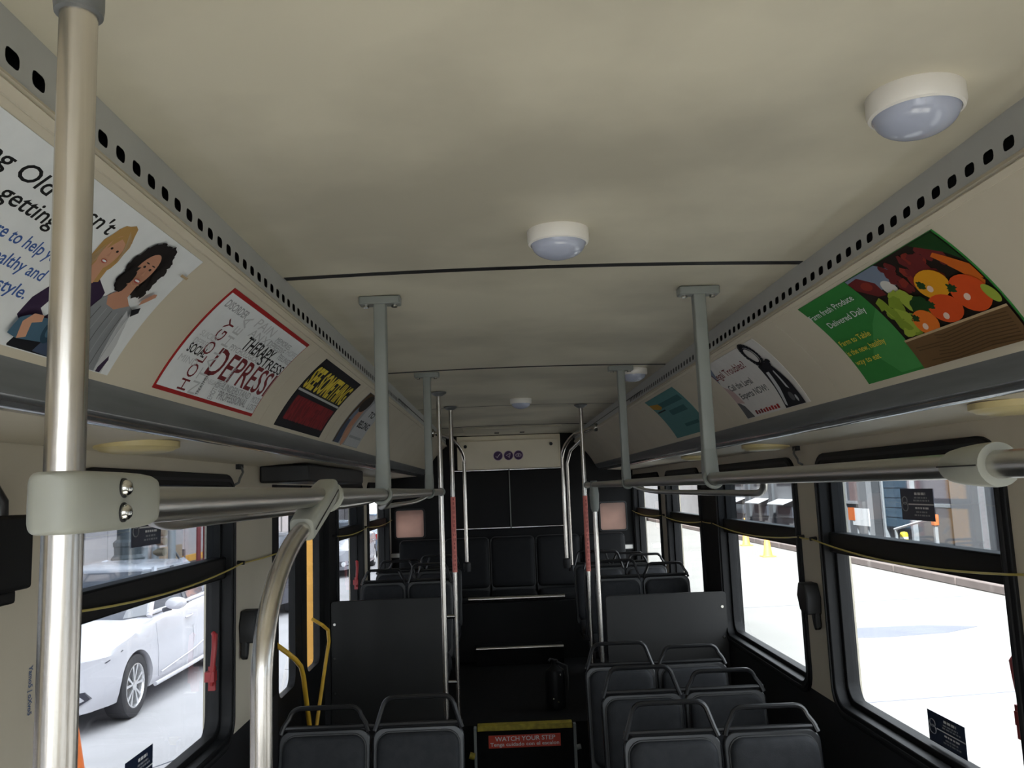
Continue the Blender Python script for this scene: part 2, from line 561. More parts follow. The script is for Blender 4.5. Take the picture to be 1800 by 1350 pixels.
def window(side, n, a, b, label, handle=True, tint='glass_tint', clear='glass_clear'):
    root = sroot('window_%d' % n, label, (side * XW, (a + b) / 2, WZ0))
    fn = lambda y, z, t: (side * t, y, z)
    bw = 0.045
    out = rrect(a, b, WZ0, WZ1, 0.105)
    inn = rrect(a + bw, b - bw, WZ0 + bw, WZ1 - bw, 0.075)
    MB().ring(out, inn, fn, XW - 0.012, XO - 0.01).build('frame', 'black_frame', root, bevel=0.004)
    o2 = rrect(a + 0.018, b - 0.018, WZ0 + 0.018, WZ1 - 0.018, 0.09)
    i2 = rrect(a + 0.028, b - 0.028, WZ0 + 0.028, WZ1 - 0.028, 0.085)
    MB().ring(o2, i2, fn, XW - 0.017, XW - 0.010).build('seal', 'black_rubber', root)
    o3 = rrect(a + 0.040, b - 0.040, WZ0 + 0.040, WZ1 - 0.040, 0.08)
    i3 = rrect(a + 0.066, b - 0.066, WZ0 + 0.066, WZ1 - 0.066, 0.06)
    MB().ring(o3, i3, fn, XW + 0.03, XW + 0.075).build('inner_sash', 'black_frame', root, bevel=0.003)
    zt0, zt1 = 1.452, 1.532
    MB().box(side * (XW + 0.012), side * (XW + 0.072), a + bw, b - bw, zt0, zt1).build('transom', 'black_frame', root, bevel=0.006)
    MB().box(side * (XW + 0.055), side * (XW + 0.060), a + 0.05, b - 0.05, zt1 - 0.01, WZ1 - 0.05).build('upper_pane', tint, root)
    MB().box(side * (XW + 0.055), side * (XW + 0.060), a + 0.05, b - 0.05, WZ0 + 0.05, zt0 + 0.01).build('lower_pane', clear, root)
    if handle:
        hy = b - 0.175 if side < 0 else a + 0.07
        xx = XW + 0.022
        mb = MB()
        mb.tube([(side * xx, hy, 1.085), (side * xx, hy, 1.11), (side * (xx - 0.006), hy - 0.004, 1.15), (side * (xx - 0.010), hy + 0.002, 1.22), (side * (xx - 0.008), hy + 0.010, 1.262), (side * xx, hy + 0.014, 1.27)], 0.010, 8, radii=[0.008, 0.013, 0.009, 0.010, 0.011, 0.008])
        mb.box(side * (xx - 0.014), side * (xx + 0.02), hy - 0.012, hy + 0.022, 1.10, 1.135)
        mb.box(side * (xx - 0.010), side * (xx + 0.015), hy + 0.012, hy + 0.024, 1.065, 1.15)
        mb.build('release_handle', 'red_plastic', root)
    return root
wn_ = 1
names = ['driver side', 'right window beside the camera', 'large near right window with navy stickers', 'right window beside the grey partition', 'narrow bright right window behind the partition', 'rearmost right window']
for (a, b), nm in zip(WIN[1], names):
    window(1, wn_, a, b, 'black framed bus window, ' + nm, handle=(wn_ in (3,)), tint='glass_tint' if wn_ < 5 else 'glass_clear')
    wn_ += 1
names = ['left window beside the camera', 'near left window with white car outside', 'left window just behind the rear door', 'rearmost left window']
for (a, b), nm in zip(WIN[-1], names):
    window(-1, wn_, a, b, 'black framed bus window, ' + nm, handle=(nm.startswith('near') or 'behind' in nm), tint='glass_tint' if nm != 'rearmost left window' else 'glass_clear')
    wn_ += 1

# doors on the left: two narrow leaves each
def leaf(root, y0, y1, m='black_frame'):
    x0, x1 = -1.235, -1.20
    cy_ = (y0 + y1) / 2
    w = (y1 - y0) / 2
    fn = lambda y, z, t: (t, y, z)
    out = rrect(y0, y1, 0.02, 1.98, 0.01)
    inn = rrect(y0 + 0.11, y1 - 0.13, 0.80, 1.80, 0.055)
    MB().ring(out, inn, fn, x0, x1).build('leaf_frame', m, root)
    MB().box(-1.219, -1.215, y0 + 0.10, y1 - 0.12, 0.79, 1.81).build('pane', 'glass_clear', root)
d1 = sroot('door_1', 'rear exit door with two black leaves and yellow handles', (-1.22, 4.5, 0))
leaf(d1, 3.95, 4.51)
leaf(d1, 4.53, 5.09)
hb = MB().tube([(-1.20, 3.985, 1.075), (-1.14, 3.985, 1.03), (-1.115, 4.02, 0.995), (-1.11, 4.12, 0.94), (-1.11, 4.17, 0.88), (-1.11, 4.30, 0.60), (-1.11, 4.34, 0.50)], 0.012, 10).build('door_handle', 'yellow_paint', d1)
hb = MB().tube([(-1.20, 4.76, 1.07), (-1.14, 4.75, 1.035), (-1.12, 4.80, 1.00), (-1.11, 4.78, 0.94), (-1.11, 4.70, 0.86), (-1.11, 4.50, 0.64), (-1.11, 4.40, 0.52)], 0.010, 10).build('door_handle', 'yellow_paint', d1)
MB().box(-1.168, -0.95, 3.62, 5.05, 1.815, 1.893).build('operator_housing', 'black_rubber', d1, bevel=0.01)
d2 = sroot('door_2', 'front entrance door with two glazed black leaves', (-1.22, -0.5, 0))
leaf(d2, -1.14, -0.53)
leaf(d2, -0.51, 0.09)

# front end with the windscreen, behind the camera
wf = sroot('wall_front', 'front wall below and around the windscreen', (0, YF, 0))
MB().box(-XO, XO, YF - 0.1, YF, -0.35, 0.72).build('dash_panel', 'dark_wall', wf)
MB().box(-XO, XO, YF - 0.1, YF, 2.12, 2.345).build('header', 'cream', wf)
for s in (-1, 1):
    MB().box(s * 1.16, s * XO, YF - 0.1, YF, 0.72, 2.12).build('post', 'black_panel', wf)
ws = sroot('window_%d' % wn_, 'wide windscreen at the front of the bus', (0, YF - 0.05, 0.72))
MB().box(-1.16, 1.16, YF - 0.055, YF - 0.048, 0.72, 2.12).build('pane', 'glass_clear', ws)
MB().box(-0.02, 0.02, YF - 0.07, YF - 0.03, 0.72, 2.12).build('centre_bar', 'black_frame', ws)

# rear wall with two small dirty windows
wb = sroot('wall_rear', 'black rear wall of the bus', (0, YR, 0))
for x0, x1, z0, z1 in ((-XO, XO, -0.35, 1.33), (-XO, XO, 1.58, 2.345), (-XO, -1.12, 1.33, 1.58), (-0.855, 0.835, 1.33, 1.58), (1.085, XO, 1.33, 1.58)):
    MB().box(x0, x1, 8.0, YR, z0, z1).build('wall_panel', 'black_panel', wb)
for i, (x0, x1) in enumerate(((-1.125, -0.855), (0.835, 1.085))):
    w = sroot('window_%d' % (wn_ + 1 + i), 'small dirty pink rear window on the %s' % ('left', 'right')[i], ((x0 + x1) / 2, 8.0, 1.33))
    fn = lambda x, z, t: (x, t, z)
    MB().prism(rrect(x0, x1, 1.325, 1.585, 0.02), fn, 7.992, 7.998).build('pane', 'pink_pane', w)
    MB().ring(rrect(x0 - 0.012, x1 + 0.012, 1.313, 1.597, 0.03), rrect(x0 + 0.003, x1 - 0.003, 1.328, 1.582, 0.02), fn, 7.986, 8.0).build('frame', 'black_rubber', w)

# floor: low saloon, raised rear, steps
fl = sroot('floor', 'black rubber floor', (0, 2.8, 0))
MB().box(-XO, XO, YF - 0.1, 0.9, -0.35, 0.0).build('front_bounce_floor', 'floor_bounce', fl)  # unseen pale floor, added to bounce sun onto the front ceiling
MB().box(-XO, XO, 0.9, 5.3, -0.35, 0.0).build('low_floor', 'floor_rubber', fl)
MB().box(-XO, XO, 5.3, YR, -0.35, 0.314).build('raised_floor', 'floor_rubber', fl)
MB().box(-0.36, 0.36, 7.0, 7.2, 0.314, 0.455).build('rear_step', 'floor_rubber', fl)
st = MB()
st.box(-0.312, 0.272, 5.270, 5.33, 0.283, 0.318)
st.build('step_edge', 'nosing_yellow', fl, bevel=0.004)
MB().tube([(-0.36, 6.998, 0.452), (0.36, 6.998, 0.452)], 0.014, 10).build('step_edge', 'steel_h', fl)
for s, xx in ((-1, -0.325), (1, 0.285)):
    MB().box(xx - 0.008, xx + 0.008, 5.25, 5.30, 0.0, 0.31).build('riser_trim', 'grey_paint', fl)
MB().tube([(-0.33, 5.22, 0.155), (-0.36, 5.22, 0.165)], 0.02, 10).build('knob', 'nosing_yellow', fl)
MB().tube([(0.29, 5.22, 0.185), (0.315, 5.22, 0.19)], 0.016, 10).build('knob', 'grey_paint', fl)
MB().box(-1.15, 1.15, 7.2, 7.99, 0.314, 0.79).build('engine_box', 'black_panel', fl)
# ------------------------------------------------------------------ handrails, posts and hangers
RZL, RZR = 1.748, 1.757
PR = 0.0133
RR = 0.0158
def rail_band(mb, x, y, z, w=0.03, r=0.0225):
    mb.lathe([(PR, -w / 2), (r, -w / 2), (r, w / 2), (PR, w / 2)], (x, y, z), 'y', 20)

r1 = thing('handrail', 'long stainless handrail along the left side of the aisle', 'handrail', (-RX, 2.4, RZL))
MB().tube([(-RX, 0.58, RZL), (-RX, 4.325, RZL)], RR, 20).build('rail_tube', 'steel_h', r1)
mb = MB()
mb.lathe([(0.012, 4.30), (0.022, 4.30), (0.022, 4.345), (0.012, 4.345)], (-RX, 0, RZL), 'y', 18)
mb.build('end_clamp', 'grey_paint', r1)
r2 = thing('handrail', 'long stainless handrail along the right side of the aisle', 'handrail', (RX, 2.4, RZR))
MB().tube([(RX, -0.9, RZR), (RX, 5.258, RZR)], RR, 20).build('rail_tube', 'steel_h', r2)
mb = MB()
mb.lathe([(0.0166, 1.012), (0.0200, 1.0), (0.0230, 0.975), (0.0250, 0.945), (0.0255, 0.922), (0.025, 0.914), (0.018, 0.914)], (RX, 0, RZR), 'y', 24)
sl = mb.build('rail_sleeve', 'coupling', r2)
MB().box(RX - 0.0257, RX - 0.018, 0.916, 1.0, RZR - 0.0008, RZR + 0.0008).build('split_line', 'ink_black', sl)
mb = MB()
mb.lathe([(0.012, 5.23), (0.022, 5.23), (0.022, 5.285), (0.012, 5.285)], (RX, 0, RZR), 'y', 18)
mb.build('end_clamp', 'grey_paint', r2)

def post(label, x, y, z0, z1, r=PR, base=True, top=True, tape=None, mname='steel', cat='pole'):
    t = thing('grab_pole', label, cat, (x, y, z0))
    MB().tube([(x, y, z0), (x, y, z1)], r, 20).build('pole_tube', mname, t)
    if top:
        MB().lathe([(r, z1 - 0.022), (r + 0.010, z1 - 0.018), (0.042, z1 - 0.006), (0.042, z1)], (x, y, 0), 'z', 20).build('top_flange', 'molding_dark', t)
    if base:
        MB().lathe([(0.042, z0), (0.042, z0 + 0.006), (r + 0.008, z0 + 0.018), (r, z0 + 0.02)], (x, y, 0), 'z', 20).build('base_flange', 'grey_paint', t)
    if tape:
        a, b = tape
        tp = MB().lathe([(r, a), (r + 0.0016, a), (r + 0.0016, b), (r, b)], (x, y, 0), 'z', 20).build('red_tape', 'red_tape', t)
        tp['label'] = 'red warning tape wound around the pole'
        mb = MB()
        k = a + 0.015
        rnd = random.Random(3)
        while k < b - 0.02:
            hgt = rnd.uniform(0.008, 0.02)
            for ang in (-1.2, -1.75):
                aa = ang + rnd.uniform(-0.2, 0.2)
                c, s = math.cos(aa), math.sin(aa)
                c2, s2 = math.cos(aa + 0.22), math.sin(aa + 0.22)
                R2 = r + 0.0022
                mb.add([(x + c * R2, y + s * R2, k), (x + c2 * R2, y + s2 * R2, k), (x + c2 * R2, y + s2 * R2, k + hgt), (x + c * R2, y + s * R2, k + hgt)], [(0, 1, 2, 3)])
            k += hgt + rnd.uniform(0.006, 0.014)
        mb.build('tape_print', 'tape_ink', tp, smooth=False)
    return t

# front left pole with its bolted coupling to the rail
p0 = post('thick stainless pole in front of the women advertisement', -RX, 0.58, 0.0, CZ, top=False)
MB().lathe([(PR, 2.112), (0.0168, 2.113), (0.0175, 2.12), (0.0175, 2.268)], (-RX, 0.58, 0), 'z', 24).build('ceiling_sleeve', 'molding_dark', p0)
def superell(cx_, y, cz_, hx, hz, n=24, e=0.45):
    pts = []
    for k in range(n):
        a = 2 * PI * k / n
        c, s = math.cos(a), math.sin(a)
        pts.append((cx_ + hx * math.copysign(abs(c) ** e, c), y, cz_ + hz * math.copysign(abs(s) ** e, s)))
    return pts
secs = [(0.5585, 0.008, 0.019), (0.5605, 0.013, 0.0205), (0.566, 0.0175, 0.0215), (0.578, 0.0195, 0.022), (0.60, 0.020, 0.022), (0.65, 0.0195, 0.022), (0.675, 0.0185, 0.0215), (0.690, 0.018, 0.0205), (0.700, 0.017, 0.0185), (0.706, 0.015, 0.016)]
cp = MB().loft([superell(-RX, y, RZL + 0.004, a, b, e=0.36) for y, a, b in secs]).build('coupling', 'coupling', p0, angle=50)
for dz in (-0.0085, 0.0095):
    bx, by, bz = -RX + 0.0193, 0.628, RZL + 0.004 + dz
    b_ = MB().lathe([(0.0074, -0.001), (0.0074, 0.0012), (0.0062, 0.0014)], (bx, by, bz), 'x', 20).build('bolt_recess', 'ink_black', cp)
    MB().lathe([(0.0062, 0.0005), (0.0062, 0.002), (0.0056, 0.0042), (0.004, 0.0058), (0.002, 0.0066), (0.0001, 0.0068)], (bx, by, bz), 'x', 20).build('bolt', 'bolt', cp)

pA = post('stainless pole left of the rear door well', -RX, 4.325, 0.0, CZ)
pB = post('stainless pole with red tape on the left of the aisle', -0.412, 5.108, 0.0, CZ, tape=(1.262, 1.715))
for z in (1.0, 0.62):
    MB().tube([(-0.412, 5.108, z), (-0.50, 5.115, z)], 0.013, 10).build('partition_clamp', 'bolt', pB)
pC = post('stainless pole with red tape on the right of the aisle', 0.415, 5.258, 0.0, CZ, tape=(1.222, 1.690))
pD = thing('grab_pole', 'stainless pole hanging from the right handrail at the grey partition', 'pole', (RX, 4.871, 0))
MB().tube([(RX, 4.871, 0.0), (RX, 4.871, 1.63), (RX, 4.871, RZR)], PR, 18).build('pole_tube', 'steel', pD)
MB().loft([superell(RX, 4.871, 0, 0, 0)] and [[(RX + hx * math.cos(2 * PI * k / 16), 4.871 + hy * math.sin(2 * PI * k / 16), z) for k in range(16)] for z, hx, hy in ((1.60, 0.018, 0.018), (1.62, 0.024, 0.024), (1.70, 0.028, 0.026), (1.735, 0.024, 0.024), (1.78, 0.020, 0.024))]).build('rail_clamp', 'grey_paint', pD)
mb = MB()
mb.tube([(RX, 4.855, 0.70), (RX + 0.03, 4.84, 0.66), (RX + 0.07, 4.83, 0.645)], 0.014, 8)
mb.lathe([(PR, 0.66), (0.026, 0.67), (0.026, 0.69), (PR, 0.71)], (RX, 4.871, 0), 'z', 16)
mb.build('seat_bracket', 'grey_paint', pD)

# bent stanchion on the left
bs = thing('bent_grab_pole', 'bent stainless pole curving up to the left handrail', 'pole', (-RX, 1.06, 0))
path = [(-RX, 1.06, 0.0), (-RX, 1.06, 0.8), (-RX, 1.06, 1.45)] + [tuple(p) for p in arc((-RX, 1.06, 1.53), (-RX, 1.075, 1.645), (-RX, 1.245, 1.692), 10)] + [(-RX, 1.42, RZL - 0.012)]
MB().tube(path, PR, 20).build('pole_tube', 'steel', bs)
dv = Vector((0, 1.45 - 1.245, (RZL + 0.012) - 1.692)).normalized()
A = Vector((-RX, 1.275, 1.692 + (1.275 - 1.245) * 0.27))
secs = []
for t_, w_, h_ in ((0.0, 0.0175, 0.0175), (0.004, 0.019, 0.019), (0.10, 0.021, 0.020), (0.17, 0.021, 0.020), (0.20, 0.019, 0.017)):
    c = A + dv * t_
    up = Vector((0, -dv.z, dv.y))
    ring = []
    for k in range(20):
        a = 2 * PI * k / 20
        cc, ss = math.cos(a), math.sin(a)
        q = c + Vector((1, 0, 0)) * w_ * math.copysign(abs(cc) ** 0.5, cc) + up * h_ * math.copysign(abs(ss) ** 0.5, ss)
        ring.append(tuple(q))
    secs.append(ring)
cl = MB().loft(secs).build('rail_clamp', 'coupling', bs, angle=45)
q0, q1 = A + Vector((0.0212, 0, 0)), A + dv * 0.19 + Vector((0.0212, 0, 0))
MB().tube([tuple(q0), tuple(q1)], 0.001, 6).build('split_line', 'ink_black', cl)
mb = MB()
mb.tube([(-RX + 0.0215 * math.cos(a), 1.47 + 0.010 * math.sin(a), RZL + 0.0215 * math.sin(a)) for a in [2 * PI * k / 24 for k in range(24)]], 0.006, 8, closed=True)
mb.build('clamp_ring', 'coupling', bs)

# square hangers between ceiling and rail
def hanger(side, y, rz, label):
    x = side * RX
    t = thing('rail_hanger', label, 'hanger', (x, y, rz), 'square grey hangers of the handrails')
    fn = lambda a, b, z: (a, b, z)
    MB().prism(rrect(x - 0.055, x + 0.055, y - 0.022, y + 0.022, 0.006), fn, CZ - 0.018, CZ + 0.004).build('ceiling_plate', 'grey_paint', t, bevel=0.003)
    for s in (-1, 1):
        MB().lathe([(0.008, CZ - 0.024), (0.008, CZ - 0.018)], (x + s * 0.038, y, 0), 'z', 10).build('plate_screw', 'bolt', t)
    MB().prism(rrect(x - 0.0165, x + 0.0165, y - 0.0165, y + 0.0165, 0.004, 3), fn, rz + 0.06, CZ - 0.016).build('hanger_tube', 'grey_paint', t)
    secs = [[(x + a * w, y + b * w2, z) for a, b in rrect(-1, 1, -1, 1, 0.3, 3)] for z, w, w2 in ((rz - 0.002, 0.0165, 0.024), (rz + 0.02, 0.0185, 0.024), (rz + 0.055, 0.0185, 0.0195), (rz + 0.078, 0.0172, 0.0172))]
    cl_ = MB().loft(secs).build('rail_clamp', 'grey_paint', t)
    mb = MB()
    mb.tube([(x + 0.0215 * math.cos(a), y - 0.026 + 0.012 * math.sin(a), rz + 0.0215 * math.sin(a)) for a in [2 * PI * k / 24 for k in range(24)]], 0.0055, 8, closed=True)
    mb.build('clamp_ring', 'grey_paint', cl_)
    return t
hanger(-1, 2.173, RZL, 'grey square hanger near the people advertisement on the left')
hanger(1, 2.176, RZR, 'grey square hanger near the handcuff advertisement on the right')
hanger(-1, 3.617, RZL, 'grey square hanger at the second ceiling seam on the left')
hanger(1, 3.614, RZR, 'grey square hanger at the second ceiling seam on the right')

# lower grab bars slung beneath the rails
def grab_bar(side, y0, y1, rz, label, dr=0.04):
    x, xo = side * RX, side * (RX + 0.075)
    p = arc((x, y0, rz - 0.004), (x + side * 0.03, y0 + 0.08, rz - dr * 0.95), (xo, y0 + 0.30, rz - dr), 6)
    q = arc((xo, y1 - 0.30, rz - dr), (x + side * 0.03, y1 - 0.08, rz - dr * 0.95), (x, y1, rz - 0.004), 6)
    o = MB().tube([tuple(v) for v in p + q], 0.0085, 10).build('grab_bar', 'steel_h')
    tag(o, label, 'grab bar')
grab_bar(-1, 0.72, 2.14, RZL, 'thin bowed grab bar under the left handrail beside the bent pole', 0.022)
grab_bar(-1, 2.35, 3.60, RZL, 'thin bowed grab bar under the far part of the left handrail')
grab_bar(1, 1.74, 3.50, RZR, 'thin bowed grab bar under the right handrail')

# curved poles at the rear bench
for side, lab in ((-1, 'left'), (1, 'right')):
    t = thing('bent_grab_pole', 'thin bent pole rising from the rear seats on the %s' % lab, 'pole', (side * 0.41, 6.9, 1.1))
    x = side * 0.41
    path = [(x, 6.9, 1.13), (x, 6.9, 1.92)] + [tuple(v) for v in arc((x, 6.9, 1.98), (x, 6.9, 2.10), (x + side * 0.09, 6.6, 2.17), 8)] + [(side * 0.60, 6.15, 2.185)]
    MB().tube(path, 0.015, 14).build('pole_tube', 'steel', t)
    MB().lathe([(0.015, 1.17), (0.030, 1.16), (0.032, 1.12), (0.028, 1.09)], (x, 6.9, 0), 'z', 16).build('seat_mount', 'black_rubber', t)
    MB().lathe([(0.03, -0.01), (0.03, 0.012), (0.016, 0.014)], (side * 0.612, 6.15, 2.185), 'x', 16).build('wall_mount', 'bolt', t)
t = thing('grab_pole', 'second thin pole close behind the bent rear pole on the right', 'pole', (0.46, 7.1, 1.05))
MB().tube([(0.47, 7.15, 1.07), (0.47, 7.15, 1.95), (0.50, 7.1, 2.06), (0.60, 6.95, 2.16)], 0.013, 12).build('pole_tube', 'steel', t)
MB().lathe([(0.026, 1.04), (0.026, 1.07), (0.014, 1.09)], (0.47, 7.15, 0), 'z', 14).build('seat_mount', 'black_rubber', t)

# ------------------------------------------------------------------ round ceiling lamps
def dome_lamp(x, y, label):
    z = crown(x) + 0.002
    t = thing('ceiling_lamp', label, 'lamp', (x, y, z), 'round ceiling lamps')
    R = 0.064
    MB().lathe([(R * 0.97, z + 0.004), (R, z), (R, z - 0.026), (R * 0.965, z - 0.032), (R * 0.90, z - 0.034), (R * 0.88, z - 0.028)], (x, y, 0), 'z', 48).build('lamp_ring', 'white_plastic', t)
    prof_ = [(R * 0.90, z - 0.028), (R * 0.88, z - 0.033)]
    for k in range(1, 10):
        a = k / 9 * PI / 2
        prof_.append((max(0.0004, R * 0.86 * math.cos(a)), z - 0.034 - 0.030 * math.sin(a)))
    MB().lathe(prof_, (x, y, 0), 'z', 48).build('lamp_dome', 'lamp_dome', t)
    MB().lathe([(R * 1.015, z + 0.002), (R * 1.015, z - 0.0015)], (x, y, 0), 'z', 40).build('gasket', 'molding_dark', t)
dome_lamp(0.467, 1.075, 'large looking round ceiling lamp nearest the camera on the right')
dome_lamp(0.012, 1.655, 'round ceiling lamp just before the first dark ceiling seam')
dome_lamp(0.020, 4.86, 'small round ceiling lamp above the rear aisle')
dome_lamp(0.500, 3.70, 'round ceiling lamp half hidden behind the far right hanger')

def soffit_lamp(side, y, label):
    x, z = side * 1.03, 1.8965
    t = thing('soffit_lamp', label, 'lamp', (x, y, z), 'yellowed lamps over the windows')
    MB().lathe([(0.10, z + 0.004), (0.10, z - 0.010), (0.096, z - 0.013)], (x, y, 0), 'z', 36).build('lamp_rim', 'yellow_lens', t)
    MB().lathe([(0.095, z - 0.010), (0.085, z - 0.018), (0.06, z - 0.023), (0.001, z - 0.024)], (x, y, 0), 'z', 36).build('lamp_lens', 'yellow_lens', t)
soffit_lamp(-1, 2.08, 'yellowed flat lamp above the near left window')
soffit_lamp(1, 1.80, 'yellowed flat lamp above the near right window')
soffit_lamp(1, 3.55, 'yellowed flat lamp above the right window by the partition')
soffit_lamp(1, 4.75, 'yellowed flat lamp above the black right wall panel')

# ------------------------------------------------------------------ partitions
def partition(x0, x1, y, z1, label, screws):
    t = thing('partition', label, 'partition', ((x0 + x1) / 2, y, 0.0))
    fn = lambda x, z, yy: (x, yy, z)
    MB().prism(rrect(x0, x1, 0.0 if y < 5.3 else 0.314, z1, 0.02), fn, y - 0.012, y + 0.012).build('panel', 'partition', t, bevel=0.003)
    for sx, sz in screws:
        MB().lathe([(0.008, y - 0.016), (0.008, y - 0.012)], (sx, 0, sz), 'y', 12).build('screw', 'bolt', t)
partition(-1.168, -0.485, 5.13, 1.115, 'dark grey partition behind the rear door on the left', [(-1.145, z) for z in (0.98, 0.78, 0.58)])
partition(0.465, 1.166, 4.885, 1.115, 'dark grey partition under the right handrail beside the window', [(1.14, z) for z in (1.03, 0.86, 0.70)])

# ------------------------------------------------------------------ seats
def cushion(mb, w, h, t, r, place):
    """padded rounded rectangle; place(a, b, d) -> point, d is thickness towards the sitter"""
    rings = []
    for inset, d in ((0.0, 0.0), (0.0, t * 0.45), (0.006, t * 0.75), (0.018, t * 0.93), (0.045, t)):
        loop = rrect(-w / 2 + inset, w / 2 - inset, inset, h - inset, max(0.012, r - inset * 0.6), 5)
        rings.append([place(a, b, d) for a, b in loop])
    mb.loft(rings)

def make_seat_pair(name, label, group, w=0.725, h_back=0.85, seat_z=0.40, hi=-1):
    t = thing(name, label, 'seat', (0, 0, 0), group)
    tilt = math.radians(9)
    z0 = seat_z - 0.05
    def bp(xc):
        def place(a, b, d):
            # b runs up the back, d towards the front (-y)
            yy = b * math.sin(tilt) - d * math.cos(tilt)
            zz = z0 + b * math.cos(tilt) + d * math.sin(tilt)
            return (xc + a, yy - (h_back - z0) * math.sin(tilt), zz)
        return place
    hb = (h_back - z0) / math.cos(tilt)
    sw = w / 2
    for s in (-1, 1):
        xc = s * sw / 2
        pl = bp(xc)
        mb = MB()
        loop = rrect(-sw / 2 + 0.004, sw / 2 - 0.004, 0, hb, 0.045, 5)
        mb.prism(loop, pl, 0.0, -0.03)
        mb.build('back_shell', 'seat_shell', t, bevel=0.006)
        mb = MB()
        pl2 = lambda a, b, d, pl=pl: pl(a, b + 0.04, d)
        cushion(mb, sw - 0.045, hb - 0.06, 0.032, 0.05, pl2)
        cu = mb.build('back_cushion', 'seat_cloth', t, angle=70)
        lp = rrect(-(sw - 0.042) / 2, (sw - 0.042) / 2, 0.04, hb - 0.018, 0.052, 5)
        MB().tube([pl(a, b, 0.004) for a, b in lp], 0.0035, 6, closed=True).build('piping', 'seat_piping', cu)
        mb = MB()
        pls = lambda a, b, d, xc=xc: (xc + a, -(h_back - z0) * math.sin(tilt) - 0.02 - b, seat_z - 0.05 + d)
        cushion(mb, sw - 0.03, 0.40, 0.06, 0.06, pls)
        mb.build('seat_cushion', 'seat_cloth', t, angle=70)
        # grab rail above the back
        zr = 0.118 if s == hi else 0.090
        base = h_back - 0.012
        a0, a1 = xc - sw / 2 + 0.012, xc + sw / 2 - 0.012
        pts = [(a0, 0.0, base), (a0 + 0.012, 0.008, base + 0.03)] + [tuple(v) for v in arc((a0 + 0.03, 0.016, base + zr - 0.035), (a0 + 0.04, 0.02, base + zr), (a0 + 0.075, 0.02, base + zr), 5)] + \
              [tuple(v) for v in arc((a1 - 0.075, 0.02, base + zr), (a1 - 0.04, 0.02, base + zr), (a1 - 0.03, 0.016, base + zr - 0.035), 5)] + [(a1 - 0.012, 0.008, base + 0.03), (a1, 0.0, base)]
        MB().tube(pts, 0.0095, 8).build('grab_rail', 'black_tube', t)
    MB().tube([(-w / 2 + 0.01, 0.012, h_back + 0.006), (w / 2 - 0.01, 0.012, h_back + 0.006)], 0.010, 8).build('top_bar', 'black_tube', t)
    MB().box(-w / 2 + 0.02, w / 2 - 0.02, -0.45, -0.06, seat_z - 0.10, seat_z - 0.055).build('seat_frame', 'seat_shell', t)
    for s in (-1, 1):
        MB().tube([(s * 0.22, -0.16, seat_z - 0.10), (s * 0.24, -0.10, 0.0)], 0.018, 8).build('leg', 'black_tube', t)
    return t
seatL = make_seat_pair('double_seat', 'dark grey double seat before the rear door on the left', 'double seats facing the front', hi=1)
seatR = make_seat_pair('double_seat', 'nearest dark grey double seat on the right of the aisle', 'double seats facing the front', hi=-1)
used = set()
for x, y, z, lab in ((-0.655, 3.35, 0.0, 'dark grey double seat before the rear door on the left'),
                     (0.645, 3.10, 0.0, 'nearest dark grey double seat on the right of the aisle'),
                     (0.640, 3.70, 0.0, 'middle one of the three front double seats on the right'),
                     (0.630, 4.27, 0.0, 'front right double seat standing against the grey partition'),
                     (0.765, 5.36, 0.314, 'raised double seat right behind the right partition'),
                     (0.765, 6.08, 0.314, 'raised double seat second behind the right partition'),
                     (0.765, 6.84, 0.314, 'raised double seat third behind the right partition'),
                     (-0.765, 5.62, 0.314, 'raised double seat right behind the left partition'),
                     (-0.765, 6.30, 0.314, 'raised double seat second behind the left partition'),
                     (-0.765, 6.95, 0.314, 'raised double seat third behind the left partition')):
    src = seatL if x < 0 else seatR
    o = copy_tree(src) if src in used else src
    used.add(src)
    o.location = (x, y, z)
    o['label'] = lab
    if y > 5:
        o.scale.x = 0.85
    if y > 6.8:
        o.scale.z = 0.95

# rear bench: five single places
def bench_place():
    t = thing('rear_bench', 'bench', 'seat', (0, 0, 0), 'five places of the rear bench')
    mb = MB()
    cushion(mb, 0.40, 0.45, 0.05, 0.04, lambda a, b, d: (a, 0.10 + b * 0.12 - d, 0.86 + b))
    c = mb.build('back_cushion', 'bench_cloth_shaded', t, angle=70)
    lp = rrect(-0.202, 0.202, -0.002, 0.452, 0.042, 5)
    MB().tube([(a, 0.10 + b * 0.12 - 0.005, 0.86 + b) for a, b in lp], 0.004, 6, closed=True).build('piping', 'black_tube', c)
    mb = MB()
    cushion(mb, 0.405, 0.42, 0.05, 0.04, lambda a, b, d: (a, 0.06 - b, 0.795 + d))
    mb.build('seat_cushion', 'bench_cloth_shaded', t, angle=70)
    MB().box(-0.2, 0.2, 0.12, 0.2, 0.80, 1.29).build('back_board', 'seat_shell', t)
    return t
b0 = bench_place()
labs = ['rear bench seat in the left corner', 'rear bench seat left of the middle', 'middle seat of the rear bench', 'rear bench seat right of the middle', 'rear bench seat in the right corner']
for i, lab in enumerate(labs):
    o = b0 if i == 0 else copy_tree(b0)
    o.location = (-0.86 + 0.42 * i, 7.62, 0.0)
    o['label'] = lab
bt = MB().tube([(-0.42, 7.155, 0.832), (0.40, 7.155, 0.832)], 0.018, 12).build('bench_edge_bar', 'steel_h')
tag(bt, 'bright metal bar along the front edge of the rear bench', 'bar')

